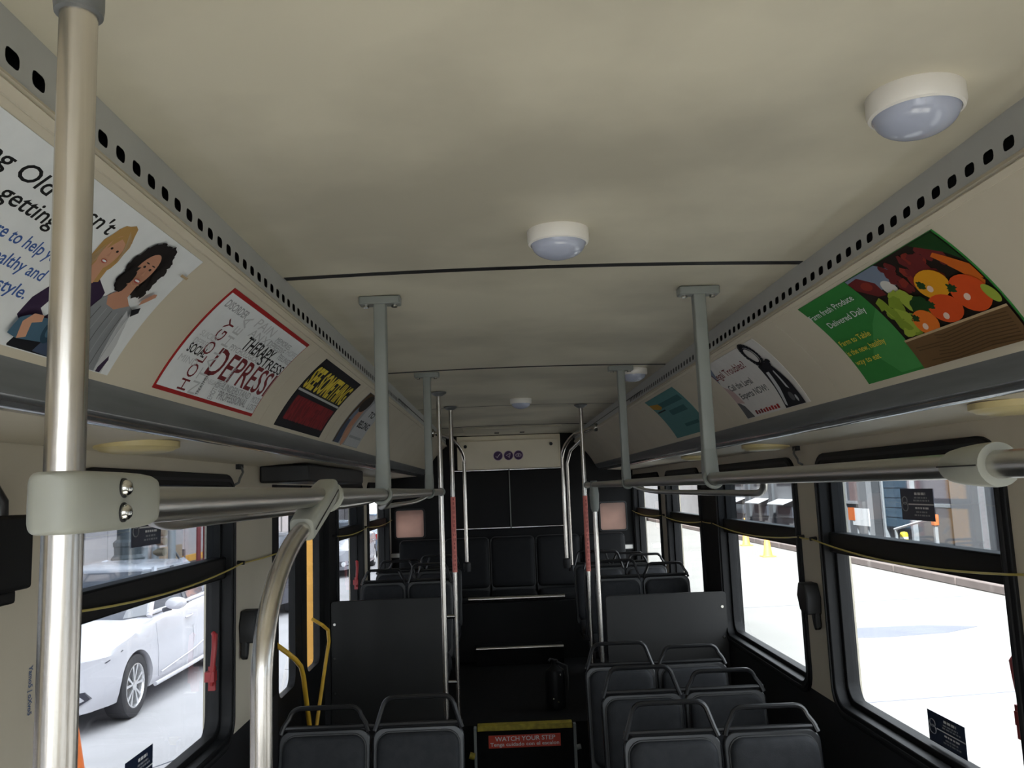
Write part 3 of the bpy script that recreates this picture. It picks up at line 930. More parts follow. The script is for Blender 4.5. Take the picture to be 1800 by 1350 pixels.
# ------------------------------------------------------------------ rear end panels
rp = thing('access_panel', 'cream panel with three purple icons above the rear bench', 'panel', (0, 7.95, 1.94))
fn = lambda x, z, y: (x, y, z)
MB().prism(rrect(-0.515, 0.475, 1.945, 2.262, 0.006), fn, 7.90, 7.98).build('panel_frame', 'cream_lit', rp, bevel=0.004)
MB().prism(rrect(-0.485, 0.455, 1.955, 2.215, 0.006), fn, 7.885, 7.90).build('panel_door', 'cream_lit', rp, bevel=0.003)
for x, z in ((-0.435, 2.165), (0.385, 2.165)):
    MB().lathe([(0.016, 7.878), (0.016, 7.886)], (x, 0, z), 'y', 16).build('lock', 'ink_black', rp)
def flat(mb, pts2, faces, fn2):
    mb.add([fn2(a, b) for a, b in pts2], faces)
for i, x in enumerate((-0.125, -0.025, 0.070)):
    z = 2.068
    d = MB().lathe([(0.047, 7.8838), (0.047, 7.885)], (x, 0, z), 'y', 28).build('icon_rim', 'pale_ring', rp)
    MB().lathe([(0.042, 7.8825), (0.042, 7.884)], (x, 0, z), 'y', 28).build('icon_disc', 'purple', d)
    mb = MB()
    y = 7.8815
    if i == 0:
        mb.tube([(x - 0.022, y, z - 0.002), (x - 0.010, y, z - 0.018), (x + 0.022, y, z + 0.020)], 0.0035, 6)
    elif i == 1:
        mb.tube([(x + 0.018, y, z + 0.022), (x - 0.024, y, z + 0.0), (x - 0.004, y, z - 0.006), (x + 0.006, y, z - 0.024), (x + 0.018, y, z + 0.022)], 0.0032, 6)
    else:
        mb.tube([(x + 0.026 * math.cos(a), y, z + 0.014 * math.sin(a)) for a in [2 * PI * k / 20 for k in range(20)]], 0.003, 6, closed=True)
        mb.lathe([(0.008, y - 0.001), (0.008, y + 0.001)], (x, 0, z), 'y', 14)
    mb.build('icon_sign', 'pale_ring', d)
for i, (x0, x1) in enumerate(((-0.585, -0.03), (-0.02, 0.49))):
    t = thing('engine_panel', 'flat black engine cover panel, %s half' % ('left', 'right')[i], 'panel', ((x0 + x1) / 2, 7.95, 1.39), 'engine cover panels')
    MB().prism(rrect(x0, x1, 1.395, 1.925, 0.008), fn, 7.935, 7.99).build('panel', 'black_panel', t, bevel=0.004)
    MB().tube([(x0, 7.93, 1.935), (x1, 7.93, 1.935)], 0.011, 10).build('top_trim', 'chrome', t)
    MB().tube([(x0, 7.93, 1.387), (x1, 7.93, 1.387)], 0.009, 10).build('bottom_trim', 'chrome', t)
    MB().box(x0 if i == 0 else x0 - 0.008, (x0 + 0.006) if i == 0 else x0, 7.925, 7.94, 1.395, 1.925).build('edge_trim', 'grey_paint', t)
for x, lab in ((-1.115, 'left'), (1.075, 'right')):
    t = thing('marker_plate', 'small pale rectangular plate low on the rear wall, %s side' % lab, 'plate', (x, 7.985, 1.16))
    MB().prism(rrect(x - 0.058, x + 0.058, 1.143, 1.183, 0.008), fn, 7.975, 7.99).build('plate', 'white_plastic', t)
    MB().ring(rrect(x - 0.064, x + 0.064, 1.137, 1.189, 0.01), rrect(x - 0.057, x + 0.057, 1.144, 1.182, 0.008), fn, 7.97, 7.99).build('rim', 'black_rubber', t)
hp = thing('ceiling_hatch', 'pale flat ceiling cover with two dark catches above the rear', 'hatch', (0, 7.3, CZ))
MB().box(-0.42, 0.42, 6.95, 7.75, CZ - 0.012, CZ + 0.006).build('cover', 'ceiling', hp, bevel=0.004)
for x in (-0.13, 0.10):
    MB().box(x - 0.02, x + 0.02, 7.40, 7.47, CZ - 0.018, CZ - 0.011).build('catch', 'ink_black', hp)

# ------------------------------------------------------------------ step sign
sg = thing('step_sign', 'red WATCH YOUR STEP sign on the riser of the aisle step', 'sign', (0, 5.298, 0.21))
MB().box(-0.245, 0.198, 5.294, 5.299, 0.176, 0.250).build('plate', 'red_sign', sg)
def wall_text(s, x0, x1, z0, h, y, parent, m, bold=0.0):
    vv, ff = text_fit(s, x0, x1, z0, h, bold)
    MB().add([(a, y, b) for a, b in vv], ff).build('lettering', m, parent, smooth=False)
wall_text('WATCH YOUR STEP', -0.205, 0.165, 0.2165, 0.026, 5.2932, sg, 'ink_white', 0.012)
wall_text('Tenga cuidado con el escalon', -0.235, 0.188, 0.187, 0.021, 5.2932, sg, 'ink_white', 0.012)

# small glossy canister on the raised aisle floor
ca = thing('fire_extinguisher', 'small glossy black extinguisher on the aisle floor at right', 'extinguisher', (0.20, 5.62, 0.314))
x, y, z = 0.20, 5.62, 0.314
MB().lathe([(0.058, z), (0.064, z + 0.01), (0.066, z + 0.03), (0.066, z + 0.21), (0.058, z + 0.245), (0.030, z + 0.265), (0.02, z + 0.28)], (x, y, 0), 'z', 28).build('cylinder', 'black_frame', ca)
MB().lathe([(0.02, z + 0.275), (0.022, z + 0.305), (0.014, z + 0.31)], (x, y, 0), 'z', 16).build('valve', 'black_tube', ca)
MB().tube([(x, y, z + 0.305), (x - 0.03, y - 0.03, z + 0.32), (x - 0.045, y - 0.06, z + 0.31)], 0.007, 8).build('lever', 'black_tube', ca)
MB().tube([(x + 0.015, y - 0.01, z + 0.295), (x + 0.075, y - 0.03, z + 0.27), (x + 0.08, y - 0.04, z + 0.20), (x + 0.075, y - 0.04, z + 0.12)], 0.008, 8).build('hose', 'black_rubber', ca)
for dx, dz in ((-0.02, 0.075), (0.012, 0.055), (0.03, 0.225)):
    MB().lathe([(0.005, -0.003), (0.005, 0.003)], (x + dx, y - 0.064, z + dz), 'y', 8).build('glint_disc', 'bolt', ca)  # small metal discs added as glints on the black cylinder

# ------------------------------------------------------------------ wall fittings
def retractor(side, y, z, label):
    x = side * (XW - 0.001)
    t = thing('belt_retractor', label, 'retractor', (x, y, z))
    fnr = lambda a, b, d: (x - side * d, y + a, z + b)
    MB().prism([(-0.03, 0.085), (0.035, 0.085), (0.060, 0.03), (0.035, -0.03), (-0.045, -0.04), (-0.055, 0.03)], fnr, 0, 0.062).build('housing', 'black_rubber', t, bevel=0.006)
    MB().prism([(-0.045, -0.02), (0.0, -0.03), (-0.015, -0.085), (-0.03, -0.105), (-0.05, -0.09)], fnr, 0.005, 0.03).build('strap_end', 'black_rubber', t, bevel=0.006)
retractor(1, 3.47, 1.235, 'black belt retractor on the cream pillar between the right windows')
retractor(-1, 3.40, 1.225, 'black belt retractor on the cream pillar by the left window')

bxw = thing('wall_box', 'black box with curved arm on the wall at the far left', 'box', (-XW, 1.70, 1.6))
MB().box(-1.168, -1.075, 1.55, 1.715, 1.588, 1.735).build('box_body', 'black_panel', bxw, bevel=0.008)
MB().box(-1.166, -1.09, 1.55, 1.685, 1.562, 1.59).build('box_foot', 'black_panel', bxw, bevel=0.006)
MB().tube([(-1.11, 1.655, 1.735), (-1.11, 1.655, 1.76), (-1.12, 1.63, 1.80), (-1.14, 1.57, 1.83), (-1.166, 1.52, 1.84)], 0.014, 10).build('curved_arm', 'black_tube', bxw)
wt = thing('wall_mark', 'faint blue upright lettering on the cream wall at far left', 'lettering', (-XW, 1.888, 1.35))
vv, ff = text_fit('Yamo5 | oXvo5', 0.0, 0.105, 0.0, 0.015, 0.03)
MB().add([(-XW + 0.0012, 1.882 + b, 1.300 + 0.105 - a) for a, b in vv], ff).build('lettering', mat('blue_ink', (0.10, 0.14, 0.25), 0.6), wt, smooth=False)

# wire clips between soffit and window heads
for side, y, lab in ((-1, 3.28, 'small dark cable clip over the left window corner'), (1, 3.50, 'small dark cable clip over the right pillar')):
    x = side * 1.16
    t = thing('cable_clip', lab, 'clip', (x, y, 1.80))
    MB().tube([(side * 1.165, y + 0.05, 1.885), (side * 1.15, y + 0.04, 1.87), (side * 1.14, y + 0.02, 1.855), (side * 1.14, y - 0.02, 1.83), (side * 1.15, y + 0.0, 1.815), (side * 1.165, y - 0.01, 1.805)], 0.005, 6).build('wire_loop', 'molding_dark', t)
    MB().box(side * 1.169, side * 1.155, y + 0.02, y + 0.075, 1.868, 1.888).build('clip_foot', 'black_rubber', t)

# yellow stop cords, sagging between the pillars
def cord(side, spans, label):
    x = side * (XW - 0.022)
    t = thing('stop_cord', label, 'cord', (x, 3, 1.49))
    for y0, y1, sag in spans:
        pts = [(x, y0 + (y1 - y0) * k / 12, 1.500 - sag * (1 - (2 * k / 12 - 1) ** 2)) for k in range(13)]
        MB().tube(pts, 0.0032, 6).build('cord_span', 'yellow_cord', t)
    for y0, y1, sag in spans:
        MB().tube([(side * XW, y0, 1.502), (x - side * 0.006, y0, 1.50)], 0.008, 8).build('cord_guide', 'black_rubber', t)
cord(-1, [(2.0, 3.33, 0.026), (3.33, 3.88, 0.004), (5.2, 6.44, 0.02), (6.44, 7.9, 0.02)], 'thin yellow stop cord strung along the left windows')
cord(1, [(1.98, 3.42, 0.034), (3.42, 3.56, 0.003), (3.56, 5.0, 0.030), (5.0, 5.25, 0.002), (5.25, 6.55, 0.024), (6.55, 8.0, 0.024)], 'thin yellow stop cord strung along the right windows')

# navy stickers on the panes
def sticker(side, y0, y1, z0, z1, label):
    x = side * (XW + 0.0535)
    t = thing('window_sticker', label, 'sticker', (x, (y0 + y1) / 2, z0))
    MB().box(x, x + side * 0.0008, y0, y1, z0, z1).build('film', 'navy_decal', t)
    w, h = y1 - y0, z1 - z0
    P = lambda u, v: (x - side * 0.0006, (y1 - u * w) if side > 0 else (y0 + u * w), z0 + v * h)
    def bar(u0, u1, v0, v1, m, nm):
        MB().add([P(u0, v0), P(u1, v0), P(u1, v1), P(u0, v1)], [(0, 1, 2, 3)]).build(nm, m, t, smooth=False)
    bar(0.24, 1.0, 0.485, 0.525, 'ink_white', 'rule')
    rnd = random.Random(5)
    for u0, u1, v0, v1, m in ((0.45, 0.78, 0.80, 0.88, 'ink_white'), (0.43, 0.82, 0.69, 0.74, 'ink_grey'), (0.40, 0.88, 0.60, 0.65, 'ink_grey'),
                              (0.44, 0.84, 0.36, 0.42, 'ink_white'), (0.46, 0.80, 0.24, 0.29, 'ink_grey'), (0.40, 0.90, 0.14, 0.19, 'ink_grey')):
        mbx = MB()
        u = u0
        while u < u1 - 0.02:
            w_ = min(rnd.uniform(0.04, 0.10), u1 - u)
            mbx.add([P(u, v0), P(u + w_, v0), P(u + w_, v1), P(u, v1)], [(0, 1, 2, 3)])
            u += w_ + 0.02
        mbx.build('print_line', m, t, smooth=False)
    mb = MB()
    for v, rr in ((0.62, 0.06), (0.42, 0.07)):
        pts = [P(0.13 + rr * 1.3 * math.cos(a), v + rr * 2.0 * math.sin(a)) for a in [2 * PI * k / 20 for k in range(20)]]
        mb.tube(pts, 0.0016, 5, closed=True)
    mb.build('key_symbol', 'ink_grey', t)
sticker(1, 2.57, 2.78, 1.600, 1.702, 'navy exit sticker on the upper pane of the near right window')
sticker(1, 2.525, 2.74, 0.905, 1.000, 'navy exit sticker low on the lower pane of the near right window')
sticker(-1, 2.50, 2.715, 1.618, 1.730, 'navy exit sticker on the upper pane of the near left window')
sticker(-1, 2.49, 2.68, 0.895, 1.012, 'navy exit sticker low on the lower pane of the near left window')
# ------------------------------------------------------------------ advertisements on the cove panels
def pm(name, c, rough=0.5):
    return mat('print_' + name, c, 0.65, noise=0.04, nscale=30, spec=0.15)
pm('white', (0.72, 0.74, 0.76)); pm('black', (0.012, 0.012, 0.013)); pm('blue', (0.05, 0.11, 0.33)); pm('red', (0.33, 0.018, 0.018))
pm('grey', (0.33, 0.34, 0.36)); pm('lgrey', (0.50, 0.51, 0.53)); pm('maroon', (0.16, 0.02, 0.025)); pm('skin', (0.55, 0.29, 0.19)); pm('skin2', (0.48, 0.24, 0.16))
pm('blond', (0.42, 0.25, 0.09)); pm('hair', (0.015, 0.012, 0.012)); pm('plum', (0.035, 0.02, 0.05)); pm('mat', (0.06, 0.12, 0.18)); pm('mat2', (0.02, 0.05, 0.08)); pm('top', (0.24, 0.25, 0.27))
pm('jeans', (0.05, 0.07, 0.12)); pm('lip', (0.40, 0.08, 0.07)); pm('yellow', (0.70, 0.55, 0.06)); pm('dred', (0.23, 0.02, 0.025)); pm('dred2', (0.15, 0.015, 0.02)); pm('ink', (0.010, 0.010, 0.014))
pm('green', (0.035, 0.20, 0.045)); pm('green2', (0.06, 0.26, 0.07)); pm('lime', (0.30, 0.38, 0.05)); pm('lime2', (0.20, 0.28, 0.03)); pm('dgreen', (0.012, 0.045, 0.012)); pm('fig', (0.13, 0.02, 0.02)); pm('fig2', (0.22, 0.03, 0.02))
pm('dark', (0.016, 0.012, 0.009)); pm('tomato', (0.62, 0.075, 0.015)); pm('tomato2', (0.68, 0.16, 0.02)); pm('pepper', (0.68, 0.30, 0.015)); pm('carrot', (0.55, 0.12, 0.015)); pm('garlic', (0.60, 0.58, 0.55)); pm('wood', (0.14, 0.08, 0.035)); pm('wood2', (0.08, 0.045, 0.02)); pm('rim', (0.45, 0.33, 0.20))
pm('steel', (0.10, 0.10, 0.105)); pm('rose', (0.50, 0.36, 0.35)); pm('paper', (0.62, 0.60, 0.58)); pm('teal', (0.10, 0.24, 0.24)); pm('teal2', (0.04, 0.12, 0.13)); pm('orange', (0.42, 0.22, 0.03)); pm('sky', (0.18, 0.22, 0.30)); pm('gloss', (0.75, 0.55, 0.45))

class Ad:
    """thin printed card following the cove; plane coordinates are (y along the bus, s down the cove)"""
    def __init__(self, side, y0, y1, s0, s1, label, base, border=None):
        self.side = side
        self.t = thing('advertisement', label, 'poster', cove(side, (y0 + y1) / 2, s1), None)
        self.lv = 0.0016
        n = 50
        mb = MB()
        sec = lambda y: [cove(side, y, s0 + (s1 - s0) * k / n, 0.0016) for k in range(n + 1)] + [cove(side, y, s0 + (s1 - s0) * k / n, 0.0004) for k in reversed(range(n + 1))]
        mb.loft([sec(y0), sec(y1)])
        self.card = mb.build('card', 'print_' + base, self.t, angle=60)
        self.box_ = (y0, y1, s0, s1)
    def slice(self, bm):
        lo = min(v.co.y for v in bm.verts)
        hi = max(v.co.y for v in bm.verts)
        st = 0.0051
        k = self.box_[2] + math.ceil((lo - self.box_[2]) / st) * st
        while k < hi:
            bmesh.ops.bisect_plane(bm, geom=bm.verts[:] + bm.edges[:] + bm.faces[:], plane_co=(0, k, 0), plane_no=(0, 1, 0))
            k += st
    def poly(self, pts, m, name='print_shape', slices=True):
        self.lv += 0.00005
        bm = bmesh.new()
        vs_ = [bm.verts.new((a, b, 0)) for a, b in pts]
        bm.faces.new(vs_)
        self.slice(bm)
        for v in bm.verts:
            v.co = Vector(cove(self.side, v.co.x, v.co.y, self.lv))
        me = bpy.data.meshes.new(name)
        bm.to_mesh(me)
        bm.free()
        return link(name, me, 'print_' + m, self.t)
    def rect(self, y0, y1, s0, s1, m, name='print_field'):
        return self.poly([(y0, s0), (y1, s0), (y1, s1), (y0, s1)], m, name)
    def ell(self, cy_, cs, ry, rs, m, rot=0.0, n=22, name='print_shape', wob=0.0, seed=1):
        rnd = random.Random(seed)
        pts = []
        for k in range(n):
            a = 2 * PI * k / n
            w = 1 + rnd.uniform(-wob, wob)
            u, v = ry * math.cos(a) * w, rs * math.sin(a) * w
            pts.append((cy_ + u * math.cos(rot) - v * math.sin(rot), cs + u * math.sin(rot) + v * math.cos(rot)))
        return self.poly(pts, m, name)
    def text(self, s, y0, y1, base, h, m, bold=0.0, shear=0.0, vertical=False):
        """y0 is where the line starts for the reader, y1 where it ends"""
        self.lv += 0.00005
        vv, ff = text2d(s, bold, shear)
        x0 = min(p[0] for p in vv)
        x1 = max(p[0] for p in vv)
        bm = bmesh.new()
        bv = []
        for x, y in vv:
            u = (x - x0) / (x1 - x0)
            if vertical:
                bv.append(bm.verts.new((y0 + (y / 0.7) * (y1 - y0), base - u * h, 0)))
            else:
                bv.append(bm.verts.new((y0 + u * (y1 - y0), base - y / 0.7 * h, 0)))
        for f in ff:
            try:
                bm.faces.new([bv[i] for i in f])
            except ValueError:
                pass
        self.slice(bm)
        for v in bm.verts:
            v.co = Vector(cove(self.side, v.co.x, v.co.y, self.lv))
        me = bpy.data.meshes.new('lettering')
        bm.to_mesh(me)
        bm.free()
        return link('lettering', me, 'print_' + m, self.t)
    def tape(self, pts, w, m):
        for (a, b) in zip(pts[:-1], pts[1:]):
            d = Vector((b[0] - a[0], b[1] - a[1])).normalized()
            n_ = Vector((-d.y, d.x)) * w / 2
            self.poly([(a[0] + n_.x, a[1] + n_.y), (b[0] + n_.x, b[1] + n_.y), (b[0] - n_.x, b[1] - n_.y), (a[0] - n_.x, a[1] - n_.y)], m)

# two women with a rolled mat
a = Ad(-1, 0.715, 1.427, 0.014, 0.272, 'white advertisement with two smiling women and a rolled mat', 'white')
a.text('Getting Old doesn\'t', 0.765, 1.156, 0.068, 0.025, 'black', 0.012, 0.12)
a.text('mean getting', 0.825, 1.052, 0.101, 0.024, 'black', 0.012, 0.12)
a.text('here to help you', 0.945, 1.118, 0.140, 0.019, 'blue', 0.012, 0.1)
a.text('healthy and', 0.985, 1.112, 0.171, 0.019, 'blue', 0.012, 0.1)
a.text('lifestyle.', 1.000, 1.104, 0.203, 0.019, 'blue', 0.012, 0.1)
a.poly([(1.112, 0.225), (1.118, 0.195), (1.150, 0.150), (1.180, 0.130), (1.225, 0.130), (1.262, 0.145), (1.275, 0.20), (1.265, 0.268), (1.165, 0.268), (1.150, 0.245)], 'plum')
a.poly([(1.128, 0.268), (1.140, 0.246), (1.180, 0.240), (1.255, 0.246), (1.262, 0.2705), (1.13, 0.2705)], 'ink')
a.poly([(1.166, 0.168), (1.175, 0.165), (1.183, 0.20), (1.168, 0.215), (1.150, 0.205)], 'white')
a.poly([(1.190, 0.268), (1.200, 0.250), (1.235, 0.244), (1.248, 0.2705)], 'jeans')
a.ell(1.192, 0.084, 0.034, 0.050, 'blond', -0.15, wob=0.06)
a.poly([(1.165, 0.09), (1.218, 0.09), (1.225, 0.135), (1.205, 0.142), (1.172, 0.142), (1.158, 0.125)], 'blond')
a.poly([(1.182, 0.10), (1.206, 0.10), (1.215, 0.140), (1.194, 0.152), (1.180, 0.140)], 'skin')
a.ell(1.195, 0.085, 0.0215, 0.033, 'skin', -0.12)
a.poly([(1.175, 0.066), (1.190, 0.050), (1.214, 0.058), (1.219, 0.08), (1.206, 0.064), (1.19, 0.060), (1.178, 0.085)], 'blond')
for dy in (-0.008, 0.009):
    a.ell(1.196 + dy, 0.080, 0.0032, 0.0022, 'hair')
a.poly([(1.193, 0.083), (1.198, 0.093), (1.191, 0.094)], 'skin2')
for k in range(7):
    a.tape([(1.170 + k * 0.001, 0.080 + k * 0.004), (1.162 + k * 0.002, 0.11 + k * 0.003), (1.168 + k * 0.002, 0.138)], 0.0014, 'rim')
    a.tape([(1.190 + k * 0.004, 0.044 + k * 0.002), (1.214 + k * 0.0015, 0.07 + k * 0.004)], 0.0013, 'rim')
a.ell(1.195, 0.102, 0.008, 0.0035, 'lip')
a.ell(1.195, 0.1018, 0.006, 0.0016, 'white')
a.poly([(1.250, 0.180), (1.262, 0.152), (1.285, 0.142), (1.330, 0.142), (1.362, 0.150), (1.380, 0.185), (1.378, 0.2705), (1.262, 0.2705), (1.240, 0.225)], 'top')
a.poly([(1.35, 0.155), (1.372, 0.168), (1.392, 0.215), (1.398, 0.2705), (1.372, 0.2705), (1.360, 0.21)], 'lgrey')
a.poly([(1.378, 0.262), (1.392, 0.238), (1.398, 0.245), (1.392, 0.2705), (1.378, 0.2705)], 'plum')
a.ell(1.302, 0.078, 0.046, 0.050, 'hair', 0.0, n=34, wob=0.10, seed=4)
a.ell(1.282, 0.112, 0.026, 0.022, 'hair', 0.2, n=26, wob=0.12, seed=6)
a.ell(1.334, 0.110, 0.022, 0.022, 'hair', 0.2, n=26, wob=0.12, seed=8)
a.poly([(1.288, 0.10), (1.318, 0.10), (1.322, 0.135), (1.345, 0.147), (1.312, 0.163), (1.284, 0.160), (1.270, 0.146), (1.286, 0.132)], 'skin2')
a.ell(1.302, 0.083, 0.0245, 0.036, 'skin2', -0.05)
for dy in (-0.010, 0.010):
    a.ell(1.303 + dy, 0.077, 0.0038, 0.0024, 'hair')
    a.ell(1.303 + dy, 0.069, 0.0058, 0.0012, 'hair')
rnd = random.Random(21)
for k in range(34):
    th_ = PI * 0.93 + k / 33 * PI * 1.14
    rr_ = 1 + rnd.uniform(-0.10, 0.12)
    a.ell(1.302 + 0.043 * rr_ * math.cos(th_), 0.080 + 0.047 * rr_ * math.sin(th_), 0.009, 0.008, 'hair', rnd.random() * 3, n=8, wob=0.3, seed=k)
for k in range(12):
    a.ell(1.262 + rnd.random() * 0.022, 0.075 + rnd.random() * 0.05, 0.009, 0.007, 'hair', rnd.random() * 3, n=8, wob=0.3, seed=k + 60)
    a.ell(1.330 + rnd.random() * 0.020, 0.075 + rnd.random() * 0.045, 0.009, 0.007, 'hair', rnd.random() * 3, n=8, wob=0.3, seed=k + 90)
a.poly([(1.300, 0.080), (1.3055, 0.091), (1.298, 0.092)], 'skin')
a.tape([(1.288, 0.108), (1.302, 0.114), (1.316, 0.108)], 0.0015, 'skin')
a.ell(1.302, 0.103, 0.010, 0.0042, 'lip')
a.ell(1.302, 0.1026, 0.008, 0.0018, 'white')
for k in range(6):
    a.tape([(1.268 + k * 0.018, 0.165), (1.262 + k * 0.020, 0.21), (1.266 + k * 0.019, 0.262)], 0.002, 'grey' if k % 2 else 'steel')
a.poly([(1.358, 0.128), (1.376, 0.108), (1.385, 0.106), (1.388, 0.112), (1.372, 0.128), (1.360, 0.138)], 'skin2')
a.poly([(1.352, 0.150), (1.372, 0.140), (1.378, 0.150), (1.362, 0.162)], 'ink')
a.poly([(1.106, 0.252), (1.112, 0.226), (1.128, 0.218), (1.195, 0.212), (1.206, 0.235), (1.196, 0.250), (1.130, 0.256)], 'mat')
a.ell(1.192, 0.231, 0.016, 0.021, 'mat2')
a.ell(1.192, 0.231, 0.008, 0.011, 'mat')
a.poly([(1.122, 0.230), (1.136, 0.214), (1.158, 0.212), (1.162, 0.222), (1.142, 0.228), (1.148, 0.250), (1.130, 0.256)], 'skin')
a.rect(1.395, 1.423, 0.052, 0.057, 'rim', 'old_tape')

# word cloud in a red frame
a = Ad(-1, 1.612, 2.262, 0.016, 0.270, 'white word cloud advertisement in a thin red frame reading DEPRESSION', 'red')
a.rect(1.620, 2.258, 0.026, 0.261, 'white')
a.text('DEPRESSI', 1.800, 2.256, 0.206, 0.070, 'maroon', 0.01)
a.text('THERAPY', 1.885, 2.110, 0.119, 0.036, 'black', 0.02)
a.text('STRESS', 2.045, 2.254, 0.135, 0.028, 'ink', 0.01)
a.text('PSYCHOLOGICAL', 1.830, 2.045, 0.134, 0.015, 'grey')
a.text('SOCIAL', 1.648, 1.745, 0.176, 0.021, 'black', 0.02)
a.text('DISORDER', 1.640, 1.775, 0.058, 0.019, 'grey', 0.02)
a.text('HOLOGY', 1.760, 1.715, 0.257, 0.185, 'maroon', 0.0, vertical=True)
a.text('NTALHEA', 1.815, 1.775, 0.259, 0.215, 'lgrey', 0.0, vertical=True)
a.text('MIND', 1.640, 1.735, 0.200, 0.016, 'lgrey')
a.text('SUICIDE', 1.650, 1.745, 0.135, 0.014, 'lgrey')
a.text('DEPRESS', 1.648, 1.740, 0.155, 0.014, 'lgrey')
a.text('PAIN', 1.845, 1.985, 0.060, 0.026, 'lgrey')
a.text('ANXI', 1.860, 2.010, 0.085, 0.022, 'lgrey')
a.text('MEMORIES', 2.030, 2.160, 0.062, 0.015, 'grey')
a.text('DEPRESSIVE', 2.010, 2.150, 0.082, 0.017, 'grey')
a.text('FEELINGS', 2.140, 2.256, 0.098, 0.016, 'grey')
a.text('HOPE', 2.165, 2.250, 0.075, 0.018, 'lgrey')
a.text('PROFESSIONAL', 1.950, 2.165, 0.252, 0.022, 'grey', 0.01)
a.text('UNDERSTAND', 1.950, 2.160, 0.228, 0.018, 'grey')
a.text('TREATMENT', 1.835, 1.820, 0.258, 0.060, 'ink', 0.0, vertical=True)
a.text('EMOTION', 1.925, 1.895, 0.258, 0.050, 'grey', 0.0, vertical=True)
a.text('SYNDROME', 1.955, 1.935, 0.235, 0.070, 'grey', 0.0, vertical=True)
a.text('MOOD', 2.185, 2.254, 0.232, 0.018, 'grey')
a.text('LOST', 2.185, 2.254, 0.254, 0.018, 'grey')
a.text('NEGATIVE', 1.840, 1.935, 0.225, 0.012, 'lgrey')

# black card, yellow words over red words
a = Ad(-1, 2.500, 3.130, 0.018, 0.274, 'black advertisement with tall yellow words above dark red words', 'ink')
a.text('SEE SOMETHING', 2.520, 3.105, 0.127, 0.078, 'yellow', 0.035)
a.rect(2.505, 3.122, 0.137, 0.145, 'lgrey', 'white_rule')
a.rect(2.545, 3.105, 0.160, 0.246, 'dred2')
a.text('SAY SOMETHING', 2.550, 3.100, 0.243, 0.080, 'dred', 0.035)

# blurred people strip with grey words
a = Ad(-1, 3.375, 3.960, 0.018, 0.274, 'narrow grey advertisement half hidden behind the left hanger', 'grey')
a.rect(3.380, 3.50, 0.020, 0.272, 'wood2')
a.ell(3.46, 0.17, 0.05, 0.09, 'sky')
a.ell(3.53, 0.16, 0.05, 0.09, 'skin2')
a.ell(3.50, 0.07, 0.08, 0.045, 'dark')
a.ell(3.56, 0.23, 0.045, 0.05, 'skin')
a.poly([(3.40, 0.272), (3.41, 0.16), (3.46, 0.16), (3.50, 0.272)], 'jeans')
a.rect(3.62, 3.955, 0.020, 0.272, 'lgrey')
a.text('TO', 3.72, 3.86, 0.115, 0.03, 'ink', 0.02)
a.text('BELONG', 3.66, 3.93, 0.178, 0.035, 'ink', 0.03)
a.rect(3.64, 3.93, 0.222, 0.234, 'grey')
a.rect(3.70, 3.92, 0.045, 0.062, 'grey')

# produce
a = Ad(1, 1.372, 2.015, 0.012, 0.268, 'green and tomato red farm produce advertisement on the right', 'green')
a.poly([(1.90, 0.20), (1.80, 0.13), (1.737, 0.10), (1.737, 0.262), (1.84, 0.262)], 'green2')
a.rect(1.376, 1.737, 0.013, 0.267, 'dark', 'photo_field')
a.poly([(1.735, 0.014), (1.60, 0.014), (1.56, 0.045), (1.60, 0.075), (1.66, 0.07), (1.735, 0.04)], 'sky')
a.poly([(1.735, 0.022), (1.69, 0.02), (1.655, 0.05), (1.66, 0.085), (1.69, 0.08), (1.735, 0.045)], 'fig')
a.ell(1.69, 0.048, 0.02, 0.012, 'fig2')
a.ell(1.63, 0.075, 0.022, 0.022, 'garlic')
rnd = random.Random(11)
for k in range(26):
    a.ell(1.60 - rnd.random() * 0.13, 0.030 + rnd.random() * 0.065, 0.016, 0.010, 'fig' if k % 3 else 'fig2', rnd.random() * 3, n=9, wob=0.2, seed=k)
for k in range(12):
    a.ell(1.50 - rnd.random() * 0.09, 0.03 + rnd.random() * 0.05, 0.018, 0.012, 'fig', rnd.random() * 3, n=9, wob=0.2, seed=k + 40)
a.poly([(1.46, 0.014), (1.376, 0.014), (1.376, 0.09), (1.40, 0.06)], 'dgreen')
a.poly([(1.44, 0.055), (1.425, 0.05), (1.376, 0.10), (1.376, 0.135), (1.40, 0.125)], 'carrot')
a.poly([(1.425, 0.085), (1.41, 0.08), (1.378, 0.14), (1.39, 0.15)], 'carrot')
rnd = random.Random(5)
for k in range(30):
    a.ell(1.70 - rnd.random() * 0.10 , 0.095 + rnd.random() * 0.085, 0.022, 0.014, 'lime' if k % 2 else 'lime2', rnd.random() * 3, n=10, wob=0.25, seed=k)
a.ell(1.595, 0.135, 0.035, 0.02, 'dgreen', 0.4, wob=0.1)
a.ell(1.505, 0.105, 0.050, 0.034, 'pepper', 0.1)
a.ell(1.535, 0.098, 0.012, 0.010, 'dgreen', wob=0.2)
a.ell(1.435, 0.150, 0.050, 0.042, 'tomato', 0.1)
a.ell(1.468, 0.128, 0.013, 0.010, 'dgreen', wob=0.3)
a.ell(1.530, 0.160, 0.050, 0.033, 'tomato', 0.0)
a.ell(1.562, 0.142, 0.013, 0.010, 'dgreen', wob=0.3)
a.ell(1.618, 0.172, 0.040, 0.030, 'tomato2', 0.1)
a.ell(1.638, 0.156, 0.012, 0.009, 'dgreen', wob=0.3)
for cy_, cs in ((1.45, 0.155), (1.545, 0.175), (1.63, 0.180), (1.52, 0.112)):
    a.ell(cy_, cs, 0.010, 0.007, 'gloss', 0.4)
a.ell(1.388, 0.165, 0.014, 0.022, 'lime', 0.3)
